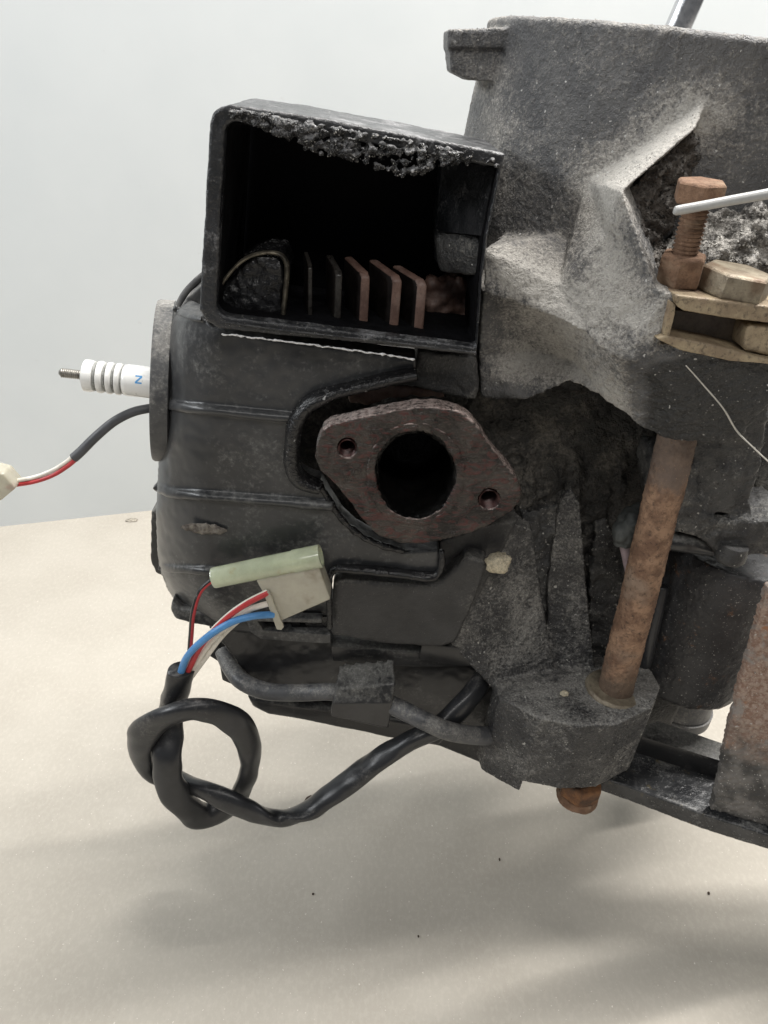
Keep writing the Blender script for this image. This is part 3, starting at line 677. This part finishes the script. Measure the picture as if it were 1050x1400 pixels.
for (cx, cy, r_) in ((475, 613, 12.5), (669, 683, 14)):
    bm = bmesh.new(); s_ = S(cx, cy, YF); c = W(cx, cy, YF + 0.0006)
    n_ = 60; pr = []
    for i in range(14): pr += [(i * 0.0009, r_ * s_ * 1.03), (i * 0.0009 + 0.00045, r_ * s_ * 0.88)]
    pr += [(0.0135, r_ * s_ * 0.3)]
    lathe(bm, c, YY, pr, 24)
    bmesh.ops.delete(bm, geom=[f for f in bm.faces if len(f.verts) > 4 and f.calc_center_median().y < c.y + 0.001], context='FACES')
    o = finish(bm, 'stud_hole', plain('greasy_red_thread', (0.05, 0.019, 0.017), 0.35, 0.6, 300, 0.4, 0.3), None); put(o, flange)
bm = bmesh.new(); prism3(bm, [[W(x, y, YF + .0087) for x, y in ell(568, 650, 88, 80, 32)], [W(x, y, YF + .0087) for x, y in ell(568, 648, 63, 67, 32)]], YY * 0.03)
cast('port_body', bm, M['cave'], E, 0.0012, 4, [(0.001, 100, 'f')])

# --- lower panel with its oily ledge ---
bm = bmesh.new(); prism(bm, [(456, 800), (466, 793), (596, 800), (606, 792), (640, 760), (668, 770), (648, 825), (622, 880), (600, 886), (520, 880), (452, 868)], .272, 0.03); bevel(bm, 0.0015)
panel = cast('lower_panel', bm, M['panel'], E, 0.0009, 3, [(0.0005, 60, 'f'), (0.0002, 400, 'n')])
bm = bmesh.new(); prism(bm, [(600, 740), (660, 720), (705, 712), (690, 745), (650, 830), (600, 800)], .280, 0.03); cast('panel_shoulder', bm, M['panel'], E, 0.001, 5, [(0.001, 80, 'f')])
bm = bmesh.new(); ptube(bm, [(451, 858, .2685, 4.5), (450, 815, .2685, 4.5), (450, 795, .2685, 5), (453, 783, .2685, 5), (463, 777, .2680, 5), (500, 779, .2680, 6), (550, 784, .2680, 6), (585, 788, .2680, 6), (598, 784, .2685, 5), (603, 772, .2685, 5), (604, 752, .269, 4)], n=6, seg=12, flat=(1.4, 1))
cast('oily_ledge', bm, M['oil'], E, 0.0006, 2, [(0.0004, 200, 'f')])
# window frame at the left of the panel
bm = bmesh.new(); prism(bm, [(336, 848), (342, 864), (356, 874), (440, 880), (452, 880), (452, 868), (360, 862), (352, 850), (440, 852), (440, 846), (340, 844)], .272, 0.012); bevel(bm, 0.0006)
finish(bm, 'socket_frame', M['cover'], E)
for pts in ([(398, 858), (405, 800), (450, 795), (450, 812), (412, 822), (410, 860)], [(412, 826), (448, 822), (448, 838), (414, 842)], [(415, 846), (448, 843), (448, 858), (418, 858)]):
    bm = bmesh.new(); prism(bm, pts, .276, 0.01); bevel(bm, 0.0006); finish(bm, 'connector_socket', M['oil'], E)
# --- tray and lower body ---
bm = bmesh.new(); prism(bm, [(283, 856), (330, 862), (455, 878), (520, 884), (600, 888), (625, 880), (690, 950), (690, 1000), (540, 972), (455, 955), (360, 944), (338, 928), (318, 900)], .286, 0.045)
body = cast('lower_body', bm, M['tray'], E, 0.0011, 5, [(0.0012, 30, 'f'), (0.0002, 300, 'n')])
bm = bmesh.new(); prism(bm, [(452, 884), (520, 888), (640, 898), (648, 912), (560, 912), (455, 905)], .280, 0.01); bevel(bm, 0.001); finish(bm, 'body_step', M['tray'], E)
bm = bmesh.new(); prism(bm, [(577, 880), (632, 886), (650, 905), (640, 912), (572, 903)], .277, 0.01); bevel(bm, 0.001); finish(bm, 'body_tab', M['tray'], E)
bm = bmesh.new(); prism(bm, [(335, 952), (345, 968), (366, 978), (396, 982), (479, 1000), (530, 1011), (600, 1022), (620, 1000), (480, 972), (400, 962)], .284, 0.045); bevel(bm, 0.002)
cast('bottom_tray', bm, M['tray'], E, 0.001, 4, [(0.0006, 40, 'f')])
bm = bmesh.new(); prism(bm, [(500, 985), (530, 1010), (600, 1022), (659, 1046), (690, 1040), (690, 985)], .292, 0.035); bevel(bm, 0.002)
cast('tray_end', bm, M['tray'], E, 0.001, 4)
bm = bmesh.new(); prism(bm, [(278, 893), (296, 884), (322, 912), (340, 935), (318, 937), (303, 931), (299, 906)], .300, 0.02); bevel(bm, 0.0015)
finish(bm, 'hanging_tab', M['tray'], E)
# cable clip
V = dict(a=(464, 912, .272), b=(538, 905, .272), c=(541, 935, .262), d=(531, 997, .258), e=(452, 980, .258), f=(458, 942, .262), g=(537, 962, .2585), h=(454, 962, .2585))
bm = bmesh.new(); relief(bm, V, [('a', 'b', 'c', 'f'), ('f', 'c', 'g', 'h'), ('h', 'g', 'd', 'e')], 0.0025); bevel(bm, 0.0005)
cast('cable_clip', bm, M['tray'], E, 0.0006, 2, [(0.0003, 80, 'f')])

# --- right side: crankcase foot, can, rubber mount ---
bm = bmesh.new(); prism(bm, [(945, 540), (1056, 540), (1040, 640), (1028, 690), (1030, 705), (955, 700), (948, 660)], .268, 0.03)
prism(bm, [(905, 640), (955, 640), (958, 700), (985, 712), (1085, 712), (1085, 762), (990, 762), (972, 748), (950, 733), (912, 724), (900, 690)], .266, 0.03)
prism(bm, [(1035, 500), (1090, 500), (1090, 720), (1030, 720)], .300, 0.03)
foot = cast('crankcase_foot', bm, M['boss'], E, 0.0009, 9, [(0.0012, 80, 'f'), (0.0009, 260, 'n'), (0.0004, 800, 'n')])
bm = bmesh.new(); ptube(bm, [(905, 738, .272, 14), (930, 741, .270, 14), (972, 748, .274, 13)], seg=16); finish(bm, 'cross_pin', M['tray'], E)
bm = bmesh.new(); q = W(1000, 756, .266); lathe(bm, q, DOWN, [(-.004, .0055), (0.0, .0062), (0.0022, .0062), (0.0038, .005), (0.004, 0)], 28); finish(bm, 'drain_plug', M['boss'], E)
bm = bmesh.new(); q = W(1003, 745, .301); sc_ = S(1003, 745, .301); rcan = 87 * sc_
lathe(bm, q, DOWN + Vector((-0.03, 0, 0)), [(0, rcan * .96), (0.004, rcan), (0.070, rcan), (0.0745, rcan * 0.985), (0.077, rcan * 0.93), (0.0775, 0.0)], 64)
can = cast('oil_filter_can', bm, M['can'], E, 0.0008, 2, [(0.0004, 90, 'f'), (0.0005, 380, 'r')])
bm = bmesh.new(); q = W(928, 950, .330); lathe(bm, q, DOWN, [(-0.02, .018), (0, .019), (0.004, .0195), (.005, .0185), (0.0052, .0205), (0.011, .0205), (0.0125, .0185), (0.0126, 0)], 48)
finish(bm, 'rubber_mount', M['cable'], E)
bm = bmesh.new(); prism(bm, [(860, 985), (905, 935), (935, 960), (900, 1030), (860, 1030)], .300, 0.02); bevel(bm, .002); finish(bm, 'mount_strut', M['boss'], E)
# threaded shaft above the housing
bm = bmesh.new(); q = W(926, 40, .335); lathe(bm, q, Vector((0.32, 0, 1)), [(0, .0047), (0.05, .0047)], 24); shaft = finish(bm, 'drive_shaft', M['steel'], E)

# grit on castings
grains(housing, 10000, 0.00008, 0.00038, M['grit'], 'housing_grit', parent=housing)
grains(boss, 6000, 0.00008, 0.00036, M['grit'], 'lug_grit', parent=boss)
grains(boss, 3000, 0.0001, 0.0005, M['gritdark'], 'dark_lug_grit', parent=boss)
grains(can, 900, 0.00008, 0.0003, M['grit'], 'can_grit', parent=can)
grains(panel, 500, 0.00006, 0.0002, M['grit'], 'panel_grit', parent=panel)
grains(clump, 2500, 0.0002, 0.0008, M['grit'], 'clump_grit', parent=clump)
grains(pocket, 1200, 0.0002, 0.0008, M['gritdark'], 'pocket_grit', parent=pocket)
grains(foot, 700, 0.0001, 0.0004, M['grit'], 'foot_grit', parent=foot)
grains(foot, 1500, 0.00015, 0.0006, M['gritdark'], 'dark_foot_grit', parent=foot)
grains(muck, 1200, 0.0002, 0.0008, M['grit'], 'muck_grit', parent=muck)

grains(box, 700, 0.00006, 0.00022, M['grit'], 'box_grit', test=lambda p: PX(p)[1] > 425 and p.y < .262, parent=box)
grains(lip, 160, 0.00006, 0.0002, M['grit'], 'lip_grit', parent=lip)

# ------------------------------------------------------------------ fasteners and brackets on the engine
def hexbolt(name, c, axis, r, h, mat, parent=None, a0=0.2):
    bm = bmesh.new(); lathe(bm, c, axis, [(0, r * 0.94), (h * 0.08, r), (h * 0.9, r), (h, r * 0.9)], 6, a0); bevel(bm, r * 0.07, 2, 20)
    bmesh.ops.triangulate(bm, faces=bm.faces[:])
    return finish(bm, name, mat, parent, True, 25)
# long rusty bolt
lb = thing('long_bolt', 'long rust brown round bolt standing upright on the dark lower lug', 'bolt', W(842, 945, .268))
bm = bmesh.new(); ptube(bm, [(927, 590, .268, 26.5), (916, 640, .268, 26), (891, 740, .268, 25), (867, 840, .268, 24), (850, 905, .268, 23.5), (843, 935, .268, 23.5), (839, 950, .268, 23.5)], n=6, seg=28)
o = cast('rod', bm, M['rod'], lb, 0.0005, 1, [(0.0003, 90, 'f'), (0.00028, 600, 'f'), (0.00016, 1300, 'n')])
grains(o, 1600, 0.00007, 0.00022, M['flake'], 'rust_flakes', parent=o)
bm = bmesh.new(); q = W(841, 941, .268); lathe(bm, q, DOWN, [(-0.0008, .0125), (0.0005, .0135), (0.003, .0135)], 36)
cast('washer', bm, M['zincgrey'], lb, 0.0004, 1, [(0.0002, 150, 'f')])
q = W(797, 1064, .262)
hexbolt('nut', q, DOWN, 0.0105, 0.010, M['rustdark'], lb, 0.5)
bm = bmesh.new(); lathe(bm, q + DOWN * 0.0095, DOWN, [(0, .0095), (0.0035, .0105), (.0045, .0098), (.0046, 0)], 36); cast('nut_flange', bm, M['rust'], lb, 0.0005, 1, [(0.0005, 200, 'f')])

# adjusting bolt with its lock nut
ab = thing('adjusting_bolt', 'rusty threaded bolt with square head and lock nut beside the white rod', 'bolt', W(925, 390, .252))
axb = (W(956, 262, .248) - W(926, 384, .250)).normalized()
q0 = W(926, 388, .250)
hexbolt('lock_nut', q0, axb, 30 * S(926, 370, .250) * 1.06, 0.0095, M['rust'], ab, 0.35)
bm = bmesh.new(); r0 = 17.5 * S(940, 320, .249); prf = [(0, r0)]
Ltot = (W(954, 272, .2485) - q0).length
k = 0.0085
while k < Ltot - 0.004:
    prf += [(k, r0 * 0.86), (k + 0.0006, r0 * 1.06), (k + 0.0012, r0 * 0.86)]; k += 0.0013
prf += [(Ltot, r0 * 0.95)]
lathe(bm, q0, axb, prf, 24); finish(bm, 'threaded_shank', M['rust'], ab, True, 180)
hexbolt('bolt_head', q0 + axb * (Ltot - 0.001), axb, 35 * S(957, 262, .2485), 0.0062, M['rust'], ab, 0.55)
hb = hexbolt('hex_bolt', W(998, 402, .2475), -DOWN + Vector((0.03, -0.05, 0)), 50 * S(998, 385, .2475), 0.0078, M['zincgrey'], None, 0.15)
tag(hb, 'tan hex bolt head lying flat on the yellow bracket, right of the lock nut', 'bolt')
# yellow bracket
yb = thing('yellow_bracket', 'yellow zinc plated bracket of two plates in the clamp slot', 'bracket', W(1000, 460, .245))
bm = bmesh.new(); prism(bm, [(922, 402), (980, 410), (1085, 423), (1085, 446), (1000, 436), (936, 426), (924, 419)], .2365, 0.022); bevel(bm, 0.0007, 3)
cast('top_plate', bm, M['zinc'], yb, 0.00045, 1, [(0.0002, 60, 'f'), (0.0001, 400, 'n')])
bm = bmesh.new(); prism(bm, [(896, 463), (912, 458), (922, 461), (978, 472), (1036, 488), (1085, 496), (1085, 502), (1000, 494), (930, 479)], .2362, 0.03); bevel(bm, 0.0006, 3)
cast('bottom_plate', bm, M['zinc'], yb, 0.00045, 1, [(0.0002, 80, 'f')])
bm = bmesh.new(); prism(bm, [(917, 412), (924, 417), (923, 430), (915, 462), (907, 458), (913, 430)], .2366, 0.02); bevel(bm, 0.0005); finish(bm, 'side_web', M['zinc'], yb)
bm = bmesh.new(); prism(bm, [(924, 424), (1085, 444), (1085, 500), (980, 480), (912, 466)], .248, 0.006); bevel(bm, 0.0006); finish(bm, 'inner_block', M['slot'], yb)
bm = bmesh.new(); prism(bm, [(1022, 447), (1030, 444), (1090, 446), (1090, 492), (1020, 480), (1016, 474)], .2385, 0.02); bevel(bm, 0.0012, 3)
o = cast('square_nut', bm, M['zinc'], None, 0.0005, 2, [(0.0004, 100, 'f')]); tag(o, 'yellow nut between the two bracket plates at the photo\'s right edge', 'nut')
# white rod
bm = bmesh.new(); ptube(bm, [(921, 288, .2385, 3), (923, 288, .2385, 5.6), (930, 287, .2385, 6.6), (960, 281.5, .238, 6.6), (1000, 274, .2375, 6.8), (1050, 265, .237, 7.2), (1110, 254, .236, 7.6)], n=8, seg=16)
tag(finish(bm, 'control_rod', M['white_rod'], None), 'white coated metal rod end laid across the rusty adjusting bolt', 'rod')
# bottom bar and rusted plate
ZR = 0.088
fr = thing('support_frame', 'black painted flat bar with a rusted upright plate under the engine', 'frame', WZ(980, 1090, 0))
bm = bmesh.new(); prism3(bm, [[WZ(x, y, ZR) for x, y in [(806, 1052), (815, 1061), (859, 1075), (964, 1114), (1050, 1141), (1330, 1230), (1330, 1050), (988, 1035), (905, 1000), (850, 990)]]], Vector((0, 0, -0.0095))); bevel(bm, 0.0006)
bar = cast('flat_bar', bm, M['bar'], fr, 0.0007, 1, [(0.0004, 60, 'f'), (0.0002, 400, 'n')])
grains(bar, 700, 0.0001, 0.0004, M['grit'], 'bar_grit', parent=bar)
bm = bmesh.new(); prism3(bm, [[WZ(x, y, ZR + .012) for x, y in [(855, 1000), (985, 1040), (1090, 1040), (1090, 1015), (1000, 1020), (900, 985)]]], Vector((0, 0, -0.012))); bevel(bm, 0.0008)
finish(bm, 'rear_bar', M['tray'], fr)
p0 = WZ(972, 1108, ZR + .0005); p1 = WZ(1070, 1136, ZR + .0005); nn = (p1 - p0).cross(Vector((0, 0, 1))).normalized()
pl = [(972, 1107), (984, 1062), (991, 1020), (1005, 968), (1013, 935), (1021, 903), (1028, 882), (1032, 866), (1040, 838), (1050, 803), (1140, 790), (1140, 1156), (1070, 1136)]
bm = bmesh.new(); prism3(bm, [[WP(x, y, p0, nn) for x, y in pl]], YY * 0.004); bevel(bm, 0.0004)
plt = cast('upright_plate', bm, M['plate'], fr, 0.0006, 1, [(0.0006, 80, 'f'), (0.0006, 500, 'f')], mask=None)
grains(plt, 700, 0.0001, 0.0004, M['grit'], 'plate_grit', parent=plt)
q = WZ(1165, 1120, ZR) + Vector((0.05, 0, 0)); bm = bmesh.new()
prism3(bm, [[q + Vector((-.012, -.012, -.0099)), q + Vector((.012, -.012, -.0099)), q + Vector((.012, .03, -.0099)), q + Vector((-.012, .03, -.0099))]], Vector((0, 0, -(ZR - .0099)))); bevel(bm, .0008); finish(bm, 'frame_leg', M['bar'], fr)

# ------------------------------------------------------------------ spark plug
sp = thing('spark_plug', 'white ribbed spark plug with blue lettering sticking out of the grey ring', 'spark plug', W(215, 524, .305))
YP = .302
A = W(83, 509.5, YP); B = W(206, 523, YP); axp = (A - B).normalized(); sp_ = S(150, 515, YP)
def hp(px): return (206 - px) * sp_ * 1.005
r0 = 21.5 * sp_
prf = [(hp(225), r0), (hp(177), r0 * 1.0), (hp(172), r0 * 0.98)]
prf += [(hp(170), r0 * 0.82)]
for x0, x1 in ((168.5, 160), (157, 148.5), (145, 135.5), (132, 117)):
    prf += [(hp(x0), r0 * 0.78), (hp(x0 - 0.8), r0 * 0.95), (hp((x0 + x1) / 2 + 1), r0 * 1.02), (hp(x1 + 1.5), r0 * 1.0), (hp(x1), r0 * 0.78)]
prf += [(hp(115.5), r0 * 0.7), (hp(115), r0 * 0.25)]
bm = bmesh.new(); lathe(bm, B, axp, prf, 48); ins = finish(bm, 'insulator', M['porcelain'], sp, True, 60)
prf = [(hp(118), 6 * sp_)]
x = 114
while x > 86: prf += [(hp(x), 5.2 * sp_), (hp(x - 1.1), 6.6 * sp_), (hp(x - 2.0), 5.2 * sp_)]; x -= 2.6
prf += [(hp(84.5), 4.2 * sp_), (hp(83), 2.6 * sp_)]
bm = bmesh.new(); lathe(bm, B, axp, [(hp(117), 9 * sp_), (hp(113.5), 9 * sp_), (hp(113.2), 5 * sp_)], 24); lathe(bm, B, axp, prf, 20); finish(bm, 'terminal', M['thread'], sp, True, 60)
for gx in (170.2, 158.5, 146.7, 133.7):  # grey rings added in the grooves for contrast
    bm = bmesh.new(); lathe(bm, B, axp, [(hp(gx + 1.6), r0 * 0.80), (hp(gx + 1.2), r0 * 0.90), (hp(gx - 1.0), r0 * 0.90), (hp(gx - 1.4), r0 * 0.80)], 40)
    put(finish(bm, 'groove_ring', plain('groove_grey', (0.26, 0.265, 0.25), 0.7, 0.5, 700, 0.4), None, True, 60), ins)
# the blue letter, printed round the insulator
tc = (C0 - B); tc = (tc - axp * tc.dot(axp)).normalized(); bv = axp.cross(tc)
if bv.z < 0: bv = -bv
def onplug(px, dy):                    # dy in pixels up the visible face
    a = math.asin(max(-1, min(1, dy / 21.5)))
    return B + axp * hp(px) + (tc * math.cos(a) + bv * math.sin(a)) * (r0 * 1.006)
bm = bmesh.new()
def stroke(p, q, w, n=6):
    d = Vector((q[0] - p[0], q[1] - p[1])); nrm = Vector((-d.y, d.x)).normalized() * w
    prev = None
    for i in range(n + 1):
        c = Vector(p) + d * (i / n); e = [bm.verts.new(onplug(*(c + nrm))), bm.verts.new(onplug(*(c - nrm)))]
        if prev: bm.faces.new((prev[0], prev[1], e[1], e[0]))
        prev = e
for dx in (0,):
    stroke((190.5 + dx, 6.6), (199.5 + dx, 6.6), 1.0); stroke((190.5 + dx, -2.4), (199.5 + dx, -2.4), 1.0); stroke((198.8 + dx, 6.0), (191.4 + dx, -1.8), 1.2)
let = finish(bm, 'blue_letter', M['ink'], None, False); put(let, ins)

# ------------------------------------------------------------------ wires
def stripe(pts, m1, m2, k0, k1, name, parent, seg=12, n=8):
    bm = bmesh.new(); ptube(bm, pts, n=n, seg=seg, mi=(lambda k: 1 if k0 <= k < k1 else 0)); return finish(bm, name, [M[m1], M[m2]], parent)
lead = thing('sensor_lead', 'thin grey lead with red and white wires below the spark plug', 'cable', W(200, 560, .300))
bm = bmesh.new(); ptube(bm, [(225, 556, .306, 6.2), (203, 558.5, .303, 6.2), (180, 564, .301, 6.3), (155, 577, .299, 6.4), (130, 598, .297, 6.5), (112, 616, .296, 6.7), (101, 626, .2955, 6.8)], seg=18); finish(bm, 'sheath', M['sleeve_grey'], lead)
bm = bmesh.new(); ptube(bm, [(103, 621, .2955, 2.9), (90, 632, .2955, 2.9), (70, 644, .2955, 2.9), (45, 653, .2955, 2.9), (12, 659, .2955, 2.9)], seg=12); finish(bm, 'white_wire', M['white'], lead)
bm = bmesh.new(); ptube(bm, [(106, 626, .295, 3.0), (93, 637, .295, 3.0), (72, 650, .295, 3.0), (45, 659, .295, 3.0), (12, 664, .295, 3.0)], seg=12); finish(bm, 'red_wire', M['red'], lead)
bm = bmesh.new(); prism(bm, [(-30, 640), (4, 648), (21, 668), (2, 684), (-30, 700)], .290, 0.009); bevel(bm, .001, 3); finish(bm, 'plug_housing', M['clear_plastic'], lead)

hs = thing('wiring_harness', 'knotted black sleeved wiring harness hanging in front of the engine', 'cable', W(260, 1120, .25))
knot = [(249, 914, .252, 16.5), (243, 940, .253, 16), (236, 968, .2572, 15), (231, 1000, .2535, 16), (229, 1035, .2470, 16), (233, 1070, .2455, 16), (250, 1100, .2475, 15), (275, 1116, .2530, 14), (303, 1109, .2575, 13.5), (327, 1087, .2585, 13), (340, 1055, .255, 13), (341, 1020, .251, 14), (325, 991, .248, 15.5), (295, 974, .2460, 16), (262, 969, .2445, 16.5), (226, 980, .2450, 16.5), (199, 1000, .248, 17), (191, 1024, .2525, 17), (203, 1048, .2565, 16), (228, 1060, .2582, 15), (255, 1070, .2555, 14), (285, 1083, .249, 14), (320, 1098, .2460, 15), (350, 1112, .246, 14), (385, 1119, .247, 14), (420, 1108, .249, 13.5), (450, 1088, .251, 13.5), (480, 1066, .253, 14), (520, 1037, .256, 15), (560, 1012, .260, 16.5), (598, 995, .264, 17), (625, 972, .269, 17), (650, 942, .277, 15.5), (680, 905, .292, 15)]
knot = [(x, y, Y, r * 1.12) for x, y, Y, r in knot]; bm = bmesh.new(); ptube(bm, knot, n=10, seg=22, flat=(0.72, 1.10), wob=0.18, twist=2.2); sleeve = finish(bm, 'sleeve', M['rubber'], hs, True, 180)
stripe([(250, 925, .252, 4), (258, 900, .2525, 3.6), (261, 870, .253, 3.6), (264, 838, .254, 3.6), (274, 808, .256, 3.6), (293, 791, .258, 3.6)], 'blackwire', 'red', 6, 12, 'black_red_wire', hs)
stripe([(254, 925, .252, 4), (270, 890, .250, 4.6), (288, 866, .249, 4.8), (315, 840, .2495, 4.8), (340, 823, .251, 4.8), (366, 810, .254, 4.6)], 'red', 'white', 1, 4, 'red_white_wire', hs)
stripe([(257, 925, .2535, 4), (279, 890, .2525, 4.2), (296, 868, .2515, 4.2), (318, 848, .2515, 4.2), (342, 833, .2525, 4.2), (368, 825, .2545, 4.2)], 'white', 'white', 0, 0, 'white_wire', hs)
stripe([(246, 925, .251, 5), (253, 903, .249, 5), (266, 886, .2475, 5), (290, 866, .247, 5), (318, 850, .248, 5), (345, 842.5, .250, 5), (374, 840, .2535, 5)], 'blue', 'blue', 0, 0, 'blue_wire', hs)
bm = bmesh.new(); ptube(bm, [(262, 925, .253, 3.6), (282, 898, .2532, 3.6), (305, 868, .2535, 3.6), (330, 845, .254, 3.6)], seg=10); finish(bm, 'beige_wire', M['white'], hs)
# round joint cover
bm = bmesh.new()
a0_ = W(292, 790, .2585); a1_ = W(439, 760, .2585); d_ = (a1_ - a0_); L_ = d_.length; rj = 14.8 * S(365, 775, .2585)
lathe(bm, a0_, d_, [(0.004, rj * .55), (0, rj * .62), (0, rj * .97), (0.0006, rj), (L_ * .55, rj * 1.03), (L_ * .75, rj * 1.04), (L_ * .752, rj * 1.10), (L_ - .0004, rj * 1.10), (L_, rj * 1.05), (L_, rj * .85), (L_ - .004, rj * .8)], 32)
finish(bm, 'round_joint_cover', M['green_plastic'], hs, True, 50)
bm = bmesh.new()
prism(bm, [(350, 794), (436, 777), (452, 820), (381, 851)], .2545, 0.010); bevel(bm, .0009, 3)
blk = finish(bm, 'connector_block', M['clear_plastic'], hs, True, 50)
bm = bmesh.new(); prism(bm, [(360, 811), (367, 809), (371, 816), (377, 832), (388, 858), (385, 862), (378, 861)], .2528, 0.002); bevel(bm, .0005, 2)
put(finish(bm, 'latch_tab', M['clear_plastic'], None, True, 50), blk)

gc = thing('grey_cable', 'grey round cable held by the black clip under the engine', 'cable', W(500, 960, .265))
bm = bmesh.new(); ptube(bm, [(305, 890, .296, 11), (315, 912, .288, 11.5), (332, 932, .280, 12), (365, 945, .276, 12), (410, 947, .273, 12), (455, 946, .269, 12), (500, 954, .266, 12.5), (540, 966, .262, 13), (575, 983, .257, 13), (612, 999, .256, 13), (645, 1005, .260, 13), (680, 1006, .268, 13)], n=8, seg=20, wob=0.04)
finish(bm, 'cable_jacket', M['cable'], gc, True, 180)
# taped wire and hose behind the long bolt
tw = thing('taped_wire', 'wire end wrapped in black tape behind the rusty long bolt', 'wire', W(865, 740, .290))
bm = bmesh.new(); ptube(bm, [(892, 703, .286, 14), (866, 712, .283, 17), (853, 729, .281, 16), (849, 746, .281, 12)], seg=14, wob=0.4); cast('tape_wrap', bm, M['tape'], tw, 0.0008, 1, [(0.0015, 150, 'f')])
bm = bmesh.new(); ptube(bm, [(852, 742, .281, 6), (857, 760, .281, 7), (863, 790, .281, 6), (874, 815, .281, 5)], seg=12); finish(bm, 'pale_wire', plain('mauve_wire', (0.36, 0.28, 0.30), 0.5, 0.2), tw)
bm = bmesh.new(); ptube(bm, [(905, 800, .290, 10), (893, 850, .287, 11), (884, 890, .285, 11), (880, 918, .284, 9), (886, 945, .286, 8)], seg=16)
tag(cast('hose', bm, M['rubber'], None, 0.0009, 1, []), 'short black rubber hose between the rusty long bolt and the black can', 'hose')

# ------------------------------------------------------------------ loose bits
def lump(name, loc, sx, sy, sz, mat, fr=400, amp=0.35, seed=0, parent=None):
    bm = bmesh.new(); bmesh.ops.create_icosphere(bm, subdivisions=3, radius=1)
    for v in bm.verts:
        v.co *= 1 + amp * noise.noise(v.co * 1.7 + Vector((seed, seed * 2, 0))) + amp * 0.5 * noise.noise(v.co * 5 + Vector((seed, 0, 9)))
        v.co = Vector((v.co.x * sx, v.co.y * sy, v.co.z * sz)) + Vector(loc)
    return finish(bm, name, mat, parent, True, 180)
o = lump('dirt_crumb', WZ(424, 1094, 0.0015), .0032, .0028, .002, M['crumb'], seed=3); tag(o, 'brown crumb of dirt on the table just behind the hanging black cable', 'crumb')
o = lump('dirt_speck', WZ(572, 1280, 0.0007), 0.00045, 0.00063, 0.00042, M['crumb'], seed=5); tag(o, 'tiny black speck on the table below the middle of the cable', 'crumb')
o = lump('dirt_speck', WZ(428, 1222, 0.0006), 0.00060, 0.00056, 0.00049, M['crumb'], seed=6); tag(o, 'tiny dark speck on the table below the knot, left of centre', 'crumb')
o = lump('dirt_speck', WZ(969, 1221, 0.0006), 0.00060, 0.00084, 0.00049, M['crumb'], seed=8); tag(o, 'tiny dark speck on the table under the flat bar', 'crumb')
o = lump('dirt_speck', WZ(683, 1175, 0.0006), 0.00045, 0.00084, 0.00042, M['crumb'], seed=9); tag(o, 'tiny dark speck in the engine shadow below the lower lug', 'crumb')
o = lump('dirt_patch', WZ(180, 711, 0.0006), .005, .003, .0004, plain('faint_stain', (0.33, 0.30, 0.25), 0.9, 0.3), seed=2, amp=0.8); tag(o, 'faint grey dirt patch on the table by the wall, left of the engine', 'stain')
o = lump('tan_dirt_clod', W(682, 769, .2710), 0.0052, .004, .0044, M['sand'], amp=0.3, seed=4); tag(o, 'pale tan clod of dirt stuck on the casting below the flange', 'dirt')
me = o.data; rough(me, [(0.0012, 500, 'f'), (0.0006, 1200, 'n')])
o = lump('tan_flake', WZ(772, 948, ZB + .001), .0020, .0016, .001, M['sand'], seed=7); tag(o, 'small tan flake lying on top of the lower lug', 'dirt')
bm = bmesh.new(); ptube(bm, [(768, 960, .262, .8), (780, 975, .2555, .8), (788, 995, .2505, .8), (786, 1015, .2485, .8), (775, 1040, .248, .8)], seg=6); tag(finish(bm, 'hair_fibre', M['hair'], None), 'pale curved hair stuck to the front of the lower lug', 'fibre')
bm = bmesh.new(); ptube(bm, [(938, 500, .2375, .9), (965, 530, .240, 1.2), (990, 560, .2405, 1), (1008, 590, .2440, 1.4), (1030, 612, .2445, 1), (1060, 640, .245, 1)], seg=6, wob=0.6); tag(finish(bm, 'dusty_thread', M['hair'], None), 'dusty pale thread hanging across the dark clamp lug', 'fibre')
